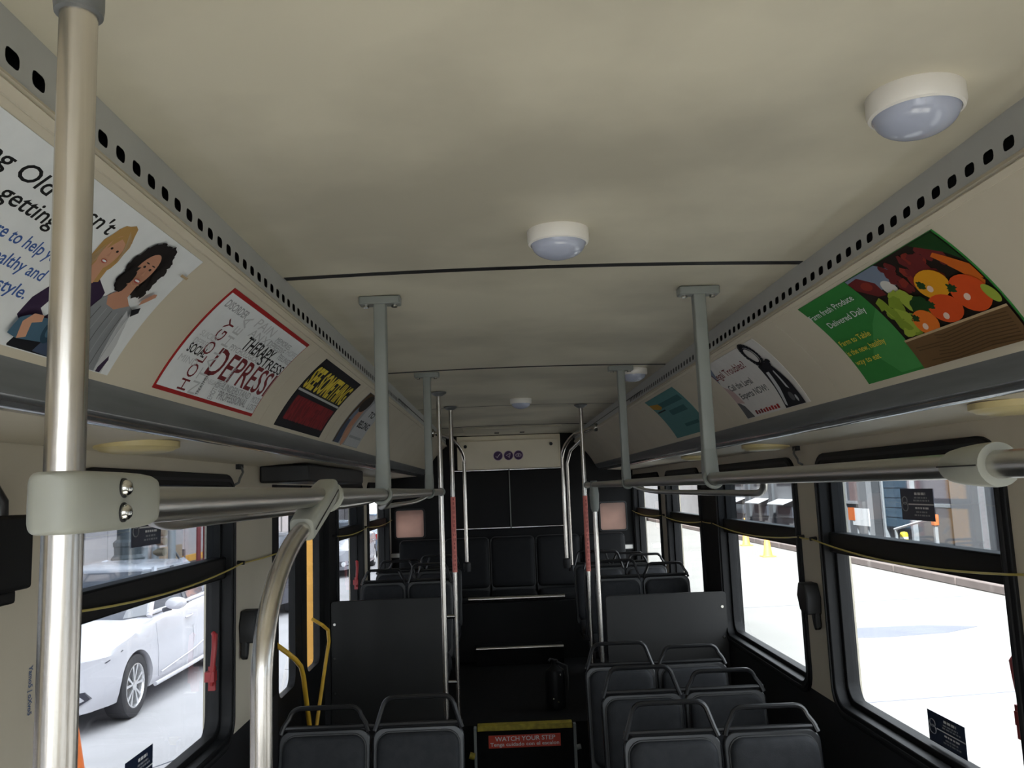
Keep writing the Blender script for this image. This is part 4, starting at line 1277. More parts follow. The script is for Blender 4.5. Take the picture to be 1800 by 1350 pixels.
a.rect(1.376, 1.737, 0.196, 0.267, 'wood', 'crate_board')
a.rect(1.376, 1.737, 0.193, 0.198, 'rim', 'crate_rim')
rnd = random.Random(2)
for k in range(9):
    s_ = 0.204 + k * 0.007
    a.tape([(1.72 - rnd.random() * 0.1, s_), (1.60, s_ + 0.004), (1.48, s_ - 0.002), (1.39, s_ + 0.003)], 0.0022, 'wood2')
a.text('Farm fresh Produce', 2.000, 1.760, 0.058, 0.017, 'white')
a.text('Delivered Daily', 1.960, 1.762, 0.096, 0.017, 'white')
a.text('Farm to Table', 1.990, 1.830, 0.152, 0.016, 'yellow')
a.text('is the new, healthy', 1.995, 1.800, 0.182, 0.016, 'yellow')
a.text('way to eat', 1.992, 1.865, 0.212, 0.016, 'yellow')

# handcuffs and legal help
a = Ad(1, 2.405, 3.020, 0.016, 0.270, 'pale legal help advertisement with dark handcuffs', 'paper')
a.poly([(3.018, 0.017), (2.93, 0.017), (2.97, 0.06), (3.018, 0.11)], 'sky')
a.poly([(3.018, 0.19), (2.96, 0.22), (2.93, 0.268), (3.018, 0.268)], 'steel')
a.poly([(3.018, 0.12), (2.96, 0.15), (2.94, 0.21), (3.018, 0.20)], 'rose')
a.text('Legal Troubles?', 3.012, 2.645, 0.090, 0.030, 'maroon', 0.01)
a.text('Call the Legal', 2.975, 2.715, 0.150, 0.025, 'steel', 0.02)
a.text('Experts NOW!', 2.930, 2.640, 0.193, 0.025, 'steel', 0.02)
for k in range(9):
    a.rect(2.895 - k * 0.028, 2.875 - k * 0.028, 0.246 + 0.003 * (k % 2), 0.262, 'red' if k > 2 else 'maroon', 'print_mark')
def cuff(cy_, cs, ry, rs, w, rot):
    pts = []
    for k in range(26):
        t_ = 2 * PI * k / 25
        u, v = ry * math.cos(t_), rs * math.sin(t_)
        pts.append((cy_ + u * math.cos(rot) - v * math.sin(rot), cs + u * math.sin(rot) + v * math.cos(rot)))
    a.tape(pts, w, 'ink')
cuff(2.525, 0.062, 0.045, 0.045, 0.018, 0.2)
cuff(2.525, 0.062, 0.030, 0.033, 0.006, 0.2)
a.ell(2.475, 0.110, 0.022, 0.014, 'ink', 0.4)
a.ell(2.455, 0.100, 0.014, 0.007, 'ink', -0.3)
a.poly([(2.56, 0.105), (2.47, 0.105), (2.44, 0.18), (2.43, 0.268), (2.60, 0.268), (2.575, 0.19)], 'ink')
a.poly([(2.545, 0.135), (2.52, 0.135), (2.54, 0.20), (2.575, 0.262), (2.588, 0.255)], 'lgrey')
a.poly([(2.49, 0.14), (2.48, 0.135), (2.475, 0.21), (2.49, 0.20)], 'lgrey')
a.ell(2.50, 0.235, 0.018, 0.016, 'steel')
a.ell(2.47, 0.245, 0.008, 0.012, 'lgrey')

# teal card far down
a = Ad(1, 3.560, 4.225, 0.018, 0.266, 'dark teal advertisement half hidden behind the right hanger', 'teal')
a.rect(3.60, 4.05, 0.060, 0.090, 'teal2')
a.poly([(4.222, 0.045), (4.05, 0.06), (4.03, 0.085), (4.10, 0.095), (4.222, 0.075)], 'orange')
a.rect(3.66, 3.98, 0.115, 0.145, 'teal2')
a.rect(4.02, 4.20, 0.10, 0.108, 'ink')
a.rect(3.64, 3.90, 0.205, 0.222, 'teal2')
# ------------------------------------------------------------------ the street outside
GZ = -0.40
mat('asphalt', (0.18, 0.182, 0.18), 0.9, noise=0.12, nscale=0.7, bump=0.1, bscale=30)
mat('road_concrete', (0.42, 0.41, 0.425), 0.9, noise=0.16, nscale=0.8, bump=0.1, bscale=30)
mat('asphalt_bluish', (0.105, 0.115, 0.15), 0.9, noise=0.1, nscale=2)
mat('concrete', (0.115, 0.10, 0.097), 0.85, noise=0.12, nscale=2)
mat('kerb', (0.12, 0.10, 0.097), 0.85, noise=0.15, nscale=4)
mat('hoarding', (0.55, 0.50, 0.50), 0.8, noise=0.08, nscale=3)
mat('hoarding_dark', (0.20, 0.19, 0.19), 0.8, noise=0.1)
mat('facade', (0.13, 0.135, 0.145), 0.8, noise=0.1, nscale=1)
mat('facade_light', (0.21, 0.21, 0.22), 0.8, noise=0.1, nscale=1)
mat('facade_dark', (0.10, 0.105, 0.12), 0.6, noise=0.1)
mat('blue_door', (0.06, 0.11, 0.16), 0.5, noise=0.1)
mat('dark_glass', (0.10, 0.105, 0.125), 0.08, noise=0.05, spec=0.8)
mat('post_iron', (0.07, 0.085, 0.095), 0.5, noise=0.15)
mat('galv', (0.42, 0.44, 0.46), 0.5, metal=0.3, noise=0.1)
mat('scaffold_red', (0.30, 0.06, 0.06), 0.6)
mat('orange', (0.70, 0.16, 0.03), 0.6, noise=0.08)
mat('orange_amber', (0.90, 0.45, 0.08), 0.6, noise=0.08)
mat('white_band', (0.8, 0.8, 0.8), 0.5)
mat('car_white', (0.56, 0.555, 0.60), 0.25, coat=0.6, noise=0.01)
mat('car_dark', (0.04, 0.04, 0.055), 0.25, coat=0.6, noise=0.01)
mat('car_silver', (0.33, 0.34, 0.38), 0.25, coat=0.6, noise=0.01)
mat('car_blue', (0.09, 0.14, 0.22), 0.25, coat=0.6, noise=0.01)
mat('tyre', (0.035, 0.034, 0.038), 0.7, noise=0.1)
mat('alloy', (0.72, 0.72, 0.73), 0.25, metal=0.8)
mat('lens', (0.75, 0.77, 0.8), 0.1, spec=0.7)
mat('tail_red', (0.45, 0.02, 0.02), 0.2)
mat('brick', (0.48, 0.25, 0.19), 0.85, noise=0.2, nscale=6)

struct(MB().box(0, 60, -40, 140, GZ - 0.3, GZ).build('ground', 'asphalt'), 'worn asphalt street to the right of the bus')
struct(MB().box(-60, 0, -40, 140, GZ - 0.3, GZ).build('ground', 'road_concrete'), 'pale concrete street to the left of the bus')
MB().add([], [])
pt = MB()
pts = [(4.0, 11.35), (5.0, 11.25), (5.9, 11.4), (6.5, 11.75), (5.9, 12.0), (5.0, 12.0), (4.2, 11.95)]
pt.prism(pts, lambda a_, b_, t_: (a_, b_, t_), GZ - 0.01, GZ + 0.004)
struct(pt.build('bluish_patch', 'asphalt_bluish'), 'darker bluish patch in the street')  # darker bluish area in the street surface
for k, (x0, y0, x1, y1) in enumerate(((2.2, 8.0, 7.5, 8.6), (3.0, 14.2, 8.0, 14.6), (-3.4, 6.5, -1.6, 9.5), (2.6, 6.2, 4.6, 5.9), (-2.9, 10.8, -1.8, 10.2))):
    d = Vector((x1 - x0, y1 - y0)).normalized()
    n_ = Vector((-d.y, d.x)) * 0.007
    o = MB().prism([(x0 + n_.x, y0 + n_.y), (x1 + n_.x, y1 + n_.y), (x1 - n_.x, y1 - n_.y), (x0 - n_.x, y0 - n_.y)], lambda a_, b_, t_: (a_, b_, t_), GZ - 0.01, GZ + 0.003).build('road_joint', 'asphalt_bluish')
    struct(o, 'dark tar joint in the street')

# pavements with kerbs
sw = sroot('pavement_right', 'raised pavement across the street on the right', (10, 30, GZ))
MB().box(8.75, 12.2, -20, 120, GZ, GZ + 0.15).build('paving', 'concrete', sw)
for k in range(20):
    MB().box(8.55, 8.745, 6 + k * 2.5, 6 + (k + 1) * 2.5 - 0.02, GZ, GZ + 0.16).build('kerb_stone', 'kerb', sw, bevel=0.02)
sw = sroot('pavement_left', 'raised pavement behind the parked cars on the left', (-7.5, 30, GZ))
MB().box(-10.2, -6.0, -20, 120, GZ, GZ + 0.15).build('paving', 'concrete', sw)
for k in range(14):
    MB().box(-5.995, -5.8, 6 + k * 2.5, 6 + (k + 1) * 2.5 - 0.02, GZ, GZ + 0.16).build('kerb_stone', 'kerb', sw, bevel=0.02)

# ---- cars
def make_car(paint, label, loc, body_len=4.5, height=1.43, lift=0.0):
    t = thing('sedan', label, 'car', (0, 0, 0))
    hl = body_len / 2
    fa, ra = -hl + 0.90, hl - 0.93
    zt_pts = [(-hl, 0.56), (-hl + 0.05, 0.66), (-hl + 0.22, 0.74), (-hl + 0.6, 0.83), (-hl + 1.10, 0.93), (-0.4, 0.96), (0.8, 0.99), (hl - 0.75, 1.02), (hl - 0.2, 1.01), (hl - 0.04, 0.93), (hl, 0.75)]
    hw_pts = [(-hl, 0.50), (-hl + 0.06, 0.64), (-hl + 0.20, 0.75), (-hl + 0.5, 0.835), (-hl + 1.0, 0.87), (0, 0.875), (hl - 0.9, 0.865), (hl - 0.3, 0.81), (hl - 0.05, 0.72), (hl, 0.62)]
    def ip(P, y):
        for (a_, b_), (c_, d_) in zip(P[:-1], P[1:]):
            if y <= c_:
                k_ = (y - a_) / (c_ - a_)
                k_ = k_ * k_ * (3 - 2 * k_) * 0.5 + k_ * 0.5
                return b_ + (d_ - b_) * k_
        return P[-1][1]
    N = 46
    secs = []
    for i in range(N + 1):
        u = i / N
        y = -hl + body_len * (u - 0.045 * math.sin(2 * PI * u) )
        y = max(-hl, min(hl, y))
        w, zt = ip(hw_pts, y), ip(zt_pts, y)
        zb = 0.20 + (0.06 if (y < -hl + 0.1 or y > hl - 0.1) else 0)
        half = [(0, zb), (w * 0.80, zb), (w * 0.95, zb + 0.03), (w * 0.985, zb + 0.12), (w, 0.42), (w * 0.995, 0.55), (w * 0.985, 0.66), (w * 0.99, 0.70),
                (w * 0.965, zt - 0.10 if zt > 0.9 else zt - 0.05), (w * 0.92, zt - 0.035), (w * 0.80, zt), (w * 0.45, zt + 0.025), (0, zt + 0.03)]
        zz = [q[1] for q in half]
        for k_ in range(1, len(zz)):
            zz[k_] = max(zz[k_], zz[k_ - 1])
            zz[k_] = min(zz[k_], zt + 0.03)
        half = [(q[0], z_) for q, z_ in zip(half, zz)]
        ring = [(x_, y, z_) for x_, z_ in half] + [(-x_, y, z_) for x_, z_ in reversed(half[1:-1])]
        secs.append(ring)
    mb = MB().loft(secs)
    body = mb.build('body', paint, t, angle=32)
    cut = MB()
    for ay in (fa, ra):
        for s in (-1, 1):
            cut.lathe([(0.345, 0.55 * s), (0.345, 1.2 * s)] if s > 0 else [(0.345, -1.2), (0.345, -0.55)], (0, ay, 0.315), 'x', 40)
    cutter = cut.build('cutter', None)
    bm_ = body.modifiers.new('arches', 'BOOLEAN')
    bm_.object = cutter
    bm_.operation = 'DIFFERENCE'
    bm_.solver = 'EXACT'
    dg = bpy.context.evaluated_depsgraph_get()
    me2 = bpy.data.meshes.new_from_object(body.evaluated_get(dg))
    body.modifiers.clear()
    old = body.data
    body.data = me2
    me2.polygons.foreach_set('use_smooth', [True] * len(me2.polygons))
    me2.set_sharp_from_angle(angle=math.radians(32))
    bpy.data.meshes.remove(old)
    bpy.data.objects.remove(cutter)
    # cabin: glass block, roof and pillars
    zb, zr = 0.95, height
    base = [(-hl + 1.00, 0.0), (-hl + 1.10, 0.60), (-hl + 1.36, 0.755), (-0.1, 0.775), (0.8, 0.77), (hl - 0.95, 0.66), (hl - 0.72, 0.0)]
    roof = [(-hl + 1.82, 0.0), (-hl + 1.88, 0.46), (-hl + 2.02, 0.545), (0.0, 0.565), (0.75, 0.555), (hl - 1.50, 0.48), (hl - 1.38, 0.0)]
    def full(P, z, f=1.0):
        R_ = [(x_ * f, y_, z) for y_, x_ in P]
        return R_ + [(-x_ * f, y_, z) for y_, x_ in reversed(P[1:-1])]
    mid = [(a_[0] * .5 + b_[0] * .5, a_[1] * .5 + b_[1] * .5 + 0.012) for a_, b_ in zip(base, roof)]
    MB().loft([full(base, zb - 0.06), full(base, zb), full(mid, (zb + zr - 0.06) / 2 + 0.01), full(roof, zr - 0.06)]).build('cabin_glass', 'dark_glass', t, angle=25)
    rf = [(y_ * 1.0, x_ * 1.02) for y_, x_ in roof]
    rf2 = [(y_ * 0.9, x_ * 0.75) for y_, x_ in roof]
    MB().loft([full(rf, zr - 0.075), full(rf, zr - 0.045), full([(y_ * .97, x_ * .93) for y_, x_ in roof], zr - 0.02), full(rf2, zr)]).build('roof', paint, t, angle=40)
    for s in (-1, 1):
        for i0, i1, rr in ((2, 2, 0.038), (5, 5, 0.07)):
            P = [(s * (base[i0][1] + 0.004), base[i0][0], zb - 0.03), (s * (mid[i0][1] + 0.002), mid[i0][0], (zb + zr) / 2 - 0.02), (s * roof[i1][1], roof[i1][0], zr - 0.05)]
            MB().tube([tuple(v) for v in arc(*P, 6)], rr, 8).build('pillar', paint, t)
        MB().tube([(s * 0.782, 0.12, zb - 0.02), (s * 0.69, 0.14, (zb + zr) / 2), (s * 0.575, 0.18, zr - 0.06)], 0.035, 8).build('pillar', 'car_dark', t)
        MB().tube([(s * 0.755, -hl + 1.36, zb + 0.005), (s * 0.79, -0.1, zb + 0.015), (s * 0.785, 0.8, zb + 0.03), (s * 0.67, hl - 0.97, zb + 0.06)], 0.022, 8).build('belt_line', paint, t)
        # mirror
        mr = MB().lathe([(0.02, -0.09), (0.068, -0.07), (0.078, -0.02), (0.075, 0.06), (0.03, 0.085)], (s * 0.985, 0, 0), 'x', 16)
        mm = MB()
        rings = []
        for yy, a_, b_ in ((-0.075, 0.05, 0.03), (-0.05, 0.10, 0.058), (0.0, 0.115, 0.068), (0.035, 0.11, 0.065), (0.045, 0.10, 0.055)):
            rings.append([(s * 0.975 + a_ * math.cos(2 * PI * k / 18), -hl + 1.56 + yy, 1.035 + b_ * math.sin(2 * PI * k / 18)) for k in range(18)])
        mo_ = mm.loft(rings).build('mirror', paint, t)
        MB().tube([(s * 0.84, -hl + 1.54, 0.965), (s * 0.93, -hl + 1.55, 0.985)], 0.025, 8).build('mirror_arm', 'car_dark', mo_)
        # lamps
        MB().loft([[(s * x_, y_, z_ + dz) for x_, y_, z_ in ((0.46, -hl + 0.085, 0.60), (0.62, -hl + 0.16, 0.615), (0.76, -hl + 0.38, 0.66), (0.80, -hl + 0.58, 0.72), (0.72, -hl + 0.45, 0.735), (0.56, -hl + 0.18, 0.70))] for dz in (0.0, 0.012)]).build('headlamp', 'lens', t)
        MB().tube([(s * 0.44, -hl + 0.055, 0.588), (s * 0.63, -hl + 0.125, 0.602), (s * 0.785, -hl + 0.36, 0.648), (s * 0.83, -hl + 0.60, 0.715)], 0.007, 6).build('lamp_edge', 'car_dark', t)
        MB().loft([[(s * x_, y_ + dy, z_) for x_, y_, z_ in ((0.42, -hl + 0.03, 0.30), (0.66, -hl + 0.15, 0.31), (0.735, -hl + 0.25, 0.36), (0.70, -hl + 0.20, 0.43), (0.44, -hl + 0.03, 0.43))] for dy in (-0.085, 0.10)]).build('fog_recess', 'car_dark', t)
        MB().lathe([(0.06, -0.012), (0.062, 0.02)], (s * 0.56, -hl - 0.005, 0.362), 'y', 20).build('fog_lamp', 'lens', t)
        MB().box(s * 0.50, s * 0.79, hl - 0.12, hl - 0.03, 0.74, 0.90).build('tail_lamp', 'tail_red', t)
        # door seams and handles
        for ys_ in (-hl + 1.36, 0.14, 1.02):
            MB().tube([(s * 0.868, ys_ + (0.02 if ys_ < 0 else 0), 0.30), (s * 0.874, ys_ + 0.01, 0.55), (s * 0.862, ys_, 0.70), (s * 0.842, ys_, 0.86)], 0.0022, 5).build('door_seam', 'car_silver', t)
        for ys_ in (0.0, 0.90):
            MB().tube([(s * 0.862, ys_ - 0.10, 0.80), (s * 0.885, ys_ - 0.08, 0.80), (s * 0.885, ys_ + 0.07, 0.81), (s * 0.862, ys_ + 0.09, 0.81)], 0.011, 8).build('door_handle', paint, t)
        MB().tube([(s * 0.868, fa + 0.40, 0.235), (s * 0.876, 0, 0.24), (s * 0.868, ra - 0.40, 0.25)], 0.022, 8).build('sill', paint, t)
        MB().tube([(s * 0.872, fa + 0.55, 0.33), (s * 0.884, 0.1, 0.40), (s * 0.876, ra - 0.45, 0.50)], 0.008, 6).build('crease', paint, t)
    MB().box(-0.42, 0.42, -hl - 0.01, -hl + 0.04, 0.30, 0.42).build('lower_grille', 'car_dark', t, bevel=0.01)
    MB().tube([(-0.44, -hl + 0.06, 0.60), (0, -hl + 0.0, 0.585), (0.44, -hl + 0.06, 0.60)], 0.02, 8).build('grille_bar', 'alloy', t)
    # wheels
    for ay in (fa, ra):
        for s in (-1, 1):
            o_ = (0, ay, 0.315)
            w = MB().lathe([(0.205, s * 0.635), (0.27, s * 0.63), (0.305, s * 0.645), (0.315, s * 0.68), (0.315, s * 0.795), (0.303, s * 0.830), (0.27, s * 0.842), (0.222, s * 0.840), (0.215, s * 0.83)], o_, 'x', 40, caps=False).build('tyre', 'tyre', t)
            MB().lathe([(0.216, s * 0.73), (0.216, s * 0.836), (0.206, s * 0.838), (0.196, s * 0.815), (0.196, s * 0.73)], o_, 'x', 40, caps=False).build('rim', 'alloy', w)
            MB().lathe([(0.205, s * 0.745), (0.205, s * 0.755)], o_, 'x', 30).build('brake_disc', 'car_dark', w)
            sp = MB()
            for k in range(5):
                for d in (-0.13, 0.13):
                    a0 = 2 * PI * k / 5 + d * 0.5 + 0.3
                    a1 = 2 * PI * k / 5 + d * 1.9 + 0.3
                    p_ = lambda rr, aa, xx: (s * xx, ay + rr * math.cos(aa), 0.315 + rr * math.sin(aa))
                    sp.add([p_(0.035, a0 - 0.25, 0.822), p_(0.035, a0 + 0.25, 0.822), p_(0.205, a1 + 0.075, 0.83), p_(0.205, a1 - 0.075, 0.83),
                            p_(0.035, a0 - 0.25, 0.80), p_(0.035, a0 + 0.25, 0.80), p_(0.205, a1 + 0.075, 0.82), p_(0.205, a1 - 0.075, 0.82)],
                           [(0, 1, 2, 3), (4, 7, 6, 5), (0, 4, 5, 1), (1, 5, 6, 2), (2, 6, 7, 3), (3, 7, 4, 0)])
            sp.lathe([(0.05, s * 0.80), (0.05, s * 0.826), (0.03, s * 0.832)], o_, 'x', 16)
            sp.build('spokes', 'alloy', w, smooth=False)
    t.location = loc
    return t
make_car('car_white', 'white sedan parked outside the near left window', (-4.72, 10.10, GZ))
make_car('car_dark', 'dark sedan parked further back on the left', (-4.85, 17.4, GZ))
make_car('car_silver', 'silver grey sedan seen through the left windows behind the door', (-4.8, 24.2, GZ))
make_car('car_blue', 'dark blue car far back on the left side of the street', (-4.8, 31.0, GZ))

# ---- cones and drums
def cone(x, y, label, m='orange', h=0.72, z=GZ):
    t = thing('traffic_cone', label, 'cone', (x, y, z), 'traffic cones')
    MB().box(x - 0.18, x + 0.18, y - 0.18, y + 0.18, z, z + 0.03).build('base', m, t, bevel=0.008)
    MB().lathe([(0.135, z + 0.03), (0.12, z + 0.06), (0.016, z + h), (0.010, z + h + 0.008)], (x, y, 0), 'z', 24).build('cone_body', m, t)
    MB().lathe([(0.0886, z + 0.27), (0.0634, z + 0.43)], (x, y, 0), 'z', 24).build('band', 'white_band' if m != 'orange' else 'orange_amber', t)
cone(-2.92, 5.62, 'orange traffic cone close outside the near left window')
cone(8.0, 27.6, 'amber traffic cone at the far right kerb, further one', 'orange_amber', 0.9)
cone(7.35, 23.4, 'amber traffic cone at the far right kerb, nearer one', 'orange_amber', 0.9)
pb = thing('panel_barricade', 'tall narrow orange barricade board outside the rear door', 'barricade', (-1.93, 8.05, GZ))
MB().box(-2.07, -1.80, 8.03, 8.06, GZ + 0.1, 2.1).build('board', 'orange_amber', pb, bevel=0.01)
for xx in (-2.03, -1.84):
    MB().box(xx - 0.02, xx + 0.02, 8.06, 8.10, GZ, 2.0).build('upright', 'orange_amber', pb)
MB().box(-2.12, -1.76, 7.85, 8.25, GZ, GZ + 0.06).build('foot', 'tyre', pb, bevel=0.01)

# ---- left side: hoarding of panels, lamp post, scaffold
hd = thing('hoarding', 'pale grey site hoarding of tall boards along the left pavement', 'fence', (-9.1, 25, GZ))
for k in range(34):
    y0 = 11.0 + k * 1.15
    MB().box(-9.06, -9.0, y0 + 0.012, y0 + 1.138, GZ + 0.42, 3.3).build('board', 'hoarding', hd)
    if k % 2 == 0:
        MB().box(-9.10, -8.965, y0 - 0.05, y0 + 0.05, GZ + 0.15, 3.3).build('upright', 'hoarding_dark', hd)
MB().box(-9.12, -8.94, 11, 50.1, GZ + 0.15, GZ + 0.42).build('plinth', 'concrete', hd)
MB().box(-9.14, -8.92, 11, 50.1, GZ + 0.42, GZ + 0.47).build('plinth_cap', 'hoarding', hd)
def tower(name, label, x0, x1, y0, y1, z1, m, cols, rows, face):
    t = thing(name, label, 'building', ((x0 + x1) / 2, (y0 + y1) / 2, GZ))
    MB().box(x0, x1, y0, y1, GZ, z1).build('wall', m, t)
    xf = x1 if face > 0 else x0
    dy, dz = (y1 - y0) / cols, (z1 - 4.2) / rows
    win = MB().box(0, 0.05, -dy * 0.3, dy * 0.3, 0, dz * 0.6).mesh('window')
    win.materials.append(MATS['dark_glass'])
    for i in range(cols):
        for j in range(rows):
            o = bpy.data.objects.new('window', win)
            COL.objects.link(o)
            o.parent = t
            o.matrix_parent_inverse = Matrix.Translation(ROOTS[t]).inverted()
            o.location = (xf if face > 0 else xf - 0.05, y0 + dy * (i + 0.5), 4.0 + j * dz)
    return t
tower('building', 'grey building behind the left hoarding, sized to block sun', -26, -10.6, -23.5, 62, 40, 'facade_light', 18, 10, 1)  # height and near end shaped to shade side windows but not the windscreen
lp = thing('lamp_post', 'dark iron lamp post with fluted base on the left pavement', 'lamp post', (-6.55, 14.55, GZ + 0.15))
MB().lathe([(0.30, GZ + 0.15), (0.30, GZ + 0.25), (0.25, GZ + 0.30), (0.25, 0.72), (0.27, 0.76), (0.27, 0.82), (0.22, 0.88), (0.225, 1.0), (0.24, 1.03), (0.24, 1.09), (0.185, 1.14)], (-6.55, 14.55, 0), 'z', 12).build('base', 'post_iron', lp, angle=20)
MB().lathe([(0.185, 1.12), (0.17, 3.0), (0.10, 8.0)], (-6.55, 14.55, 0), 'z', 20).build('shaft', 'post_iron', lp)
MB().tube([(-6.55, 14.55, 7.8), (-6.3, 14.55, 8.3), (-5.4, 14.55, 8.5)], 0.06, 10).build('arm', 'post_iron', lp)
MB().box(-5.6, -5.0, 14.42, 14.68, 8.42, 8.56).build('lamp_head', 'galv', lp, bevel=0.04)
for i, (y, m, lab) in enumerate(((18.05, 'scaffold_red', 'first dark red scaffold tube on the left pavement'), (18.45, 'scaffold_red', 'second dark red scaffold tube on the left pavement'), (16.6, 'galv', 'pale galvanised scaffold tube on the left pavement'), (15.3, 'galv', 'grey street pipe beside the iron lamp post'))):
    t = thing('scaffold_tube', lab, 'tube', (-6.6, y, GZ + 0.15))
    MB().tube([(-6.6, y, GZ + 0.15), (-6.6, y, 4.5)], 0.05 if m != 'galv' else 0.075, 10).build('upright', m, t)
    MB().lathe([(0.14, GZ + 0.15), (0.14, GZ + 0.18), (0.06, GZ + 0.2)], (-6.6, y, 0), 'z', 14).build('foot', m, t)
    if i in (1, 2):
        MB().tube([(-6.62, y, 0.9), (-6.62, y + (1.1 if i == 1 else 0.6), 2.4 if i == 1 else 0.5)], 0.022, 8).build('brace', m, t)
sp = thing('standpipe', 'brassy standpipe with round caps on the left pavement', 'standpipe', (-6.62, 15.85, GZ + 0.15))
MB().lathe([(0.07, GZ + 0.15), (0.07, 1.25), (0.05, 1.30)], (-6.62, 15.85, 0), 'z', 14).build('pipe', 'galv', sp)
for z in (1.18, 1.02, 0.82):
    MB().tube([(-6.62, 15.85, z), (-6.42, 15.80, z)], 0.075, 12).build('outlet_cap', mat('brass', (0.35, 0.30, 0.22), 0.4, metal=0.7), sp)
ob = thing('site_board', 'low tan and orange board at the foot of the hoarding', 'board', (-8.8, 23.9, GZ + 0.15))
MB().box(-8.82, -8.76, 22.9, 25.6, 0.10, 0.27).build('orange_rail', 'orange_amber', ob)
MB().box(-8.80, -8.74, 20.9, 22.8, GZ + 0.15, 0.60).build('tan_board', 'rim_board' if 'rim_board' in MATS else mat('rim_board', (0.42, 0.30, 0.2), 0.8), ob)
for y in (23.0, 25.4):
    MB().box(-8.82, -8.74, y - 0.04, y + 0.04, GZ + 0.15, 0.45).build('leg', 'hoarding_dark', ob)

# ---- right side: facades and street furniture
fb = thing('building', 'grey street front with blue roller door across the road on the right', 'building', (14, 24, GZ))
MB().box(12.2, 24, 8, 33, GZ, 10).build('wall', 'facade', fb)
for k, (y0, y1, m) in enumerate(((19.0, 20.2, 'facade_light'), (20.9, 22.2, 'facade_light'), (27.3, 28.0, 'facade_light'), (29.2, 30.4, 'facade_light'), (16.4, 17.6, 'facade_light'), (13.8, 15.0, 'facade_light'))):
    MB().box(12.02, 12.2, y0, y1, GZ + 0.15, 10).build('pilaster', m, fb)
dr = MB().box(12.10, 12.2, 24.6, 26.2, 0.1, 3.2).build('roller_door', 'blue_door', fb)
for k in range(10):
    MB().box(12.08, 12.11, 24.62, 26.18, 0.15 + k * 0.3, 0.15 + k * 0.3 + 0.27).build('slat', 'blue_door', dr)
for y in (24.5, 26.3):
    MB().box(12.05, 12.2, y - 0.06, y + 0.06, GZ + 0.15, 3.3).build('door_post', 'galv', fb)
for y0, y1 in ((22.4, 24.2), (17.8, 18.8), (28.1, 29.1)):
    w_ = MB().box(12.14, 12.2, y0, y1, 0.9, 3.4).build('window', 'dark_glass', fb)
    MB().box(12.10, 12.2, y0 - 0.05, y1 + 0.05, 0.8, 0.9).build('sill', 'galv', w_)
fb2 = thing('building', 'paler building with white awnings further along on the right', 'building', (14, 43, GZ))
MB().box(12.2, 24, 33.2, 70, GZ, 10).build('wall', 'facade_light', fb2)
for y in (35.6, 38.9, 42.5, 46.0):
    w_ = MB().box(12.12, 12.2, y - 0.9, y + 0.9, 0.1, 0.55).build('window', 'dark_glass', fb2)
    MB().add([(12.2, y - 1.0, 0.85), (12.2, y + 1.0, 0.85), (11.7, y + 1.0, 0.66), (11.7, y - 1.0, 0.66), (12.2, y - 1.0, 0.88), (12.2, y + 1.0, 0.88), (11.7, y + 1.0, 0.70), (11.7, y - 1.0, 0.70)],
             [(0, 1, 2, 3), (4, 7, 6, 5), (0, 4, 5, 1), (1, 5, 6, 2), (2, 6, 7, 3), (3, 7, 4, 0)]).build('awning', 'white_band', w_)
    MB().box(12.14, 12.2, y - 0.9, y + 0.9, 1.6, 3.2).build('window', 'dark_glass', fb2)
for y in (34.0, 37.3, 40.8, 44.3):
    MB().box(12.1, 12.2, y - 0.25, y + 0.25, GZ + 0.15, 10).build('pilaster', 'facade', fb2)
sgn = thing('street_sign', 'white square sign board with orange edge across the right street', 'sign', (11.6, 26.9, GZ + 0.15))
MB().box(11.58, 11.62, 26.3, 27.5, 0.15, 0.70).build('board', 'white_band', sgn)
MB().box(11.57, 11.575, 27.3, 27.8, 0.30, 0.72).build('orange_edge', 'orange', sgn)
for y in (26.5, 27.3):
    MB().box(11.62, 11.66, y - 0.03, y + 0.03, GZ + 0.15, 0.7).build('leg', 'galv', sgn)
bl = thing('bollard', 'yellow bollard standing on the right pavement', 'bollard', (11.2, 23.3, GZ + 0.15))
MB().lathe([(0.11, GZ + 0.15), (0.11, 0.08), (0.09, 0.13), (0.03, 0.15)], (11.2, 23.3, 0), 'z', 18).build('pipe', mat('bollard_yellow', (0.75, 0.6, 0.05), 0.5), bl)
MB().lathe([(0.113, -0.05), (0.113, 0.01)], (11.2, 23.3, 0), 'z', 18).build('band', 'white_band', bl)
gt = thing('boom_gate', 'white boom gate arm slanting across the right pavement', 'gate', (11.0, 22.4, GZ + 0.15))
MB().box(10.92, 11.06, 21.08, 21.24, 0.42, 0.70).build('housing', 'orange', gt, bevel=0.02)
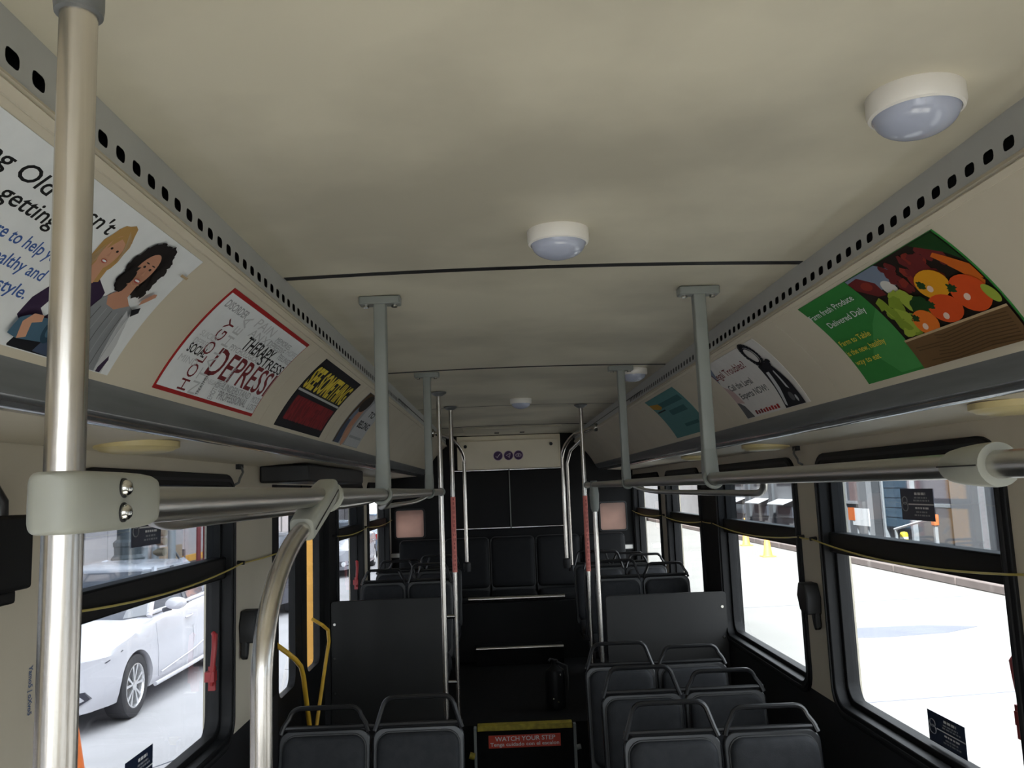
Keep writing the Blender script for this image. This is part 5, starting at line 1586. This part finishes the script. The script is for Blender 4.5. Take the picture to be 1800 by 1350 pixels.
MB().box(10.95, 11.03, 21.12, 21.20, GZ + 0.15, 0.42).build('housing_post', 'galv', gt)
MB().tube([(11.0, 21.2, 0.62), (11.0, 23.4, 0.22)], 0.035, 8).build('arm', 'white_band', gt)
MB().box(10.97, 11.03, 23.3, 23.36, GZ + 0.15, 0.25).build('rest_post', 'galv', gt)
vn = thing('delivery_van', 'white delivery van parked at the right edge of the view', 'van', (10.3, 13.6, GZ))
secs = []
for y, z1, w in ((11.6, 0.9, 0.80), (11.9, 1.1, 0.92), (12.5, 1.25, 0.95), (13.1, 1.95, 0.95), (13.6, 2.05, 0.95), (15.55, 2.05, 0.95), (15.7, 1.95, 0.93)):
    secs.append([(10.3 + a_, y, GZ + b_) for a_, b_ in ((-w, 0.30), (w, 0.30), (w, z1 * 0.55), (w * 0.93, z1), (-w * 0.93, z1), (-w, z1 * 0.55))])
MB().loft(secs).build('body', 'white_band', vn, angle=30)
for s in (-1, 1):
    MB().box(10.3 + s * 0.90, 10.3 + s * 0.955, 12.9, 13.9, GZ + 1.15, GZ + 1.65).build('side_window', 'dark_glass', vn)
    MB().box(10.3 + s * 0.70, 10.3 + s * 0.93, 15.68, 15.72, GZ + 0.85, GZ + 1.1).build('tail_lamp', 'tail_red', vn)
    for y in (12.4, 14.9):
        MB().lathe([(0.31, s * 0.72), (0.33, s * 0.76), (0.33, s * 0.92), (0.30, s * 0.95), (0.16, s * 0.94)], (10.3, y, GZ + 0.33), 'x', 24).build('wheel', 'tyre', vn)
MB().box(9.72, 10.88, 15.69, 15.73, GZ + 1.2, GZ + 1.7).build('rear_window', 'dark_glass', vn)
# brick building closing the street behind the bus
bb = thing('building', 'brick building closing the street behind the bus', 'building', (0, 48, GZ))
MB().box(-5.5, 7.5, 46, 56, GZ, 9).build('wall', 'brick', bb)
for x in (-3.6, -1.2, 1.2, 3.6, 5.8):
    for z in (1.5, 4.5):
        MB().box(x - 0.5, x + 0.5, 45.94, 46.0, z, z + 1.7).build('window', 'dark_glass', bb)
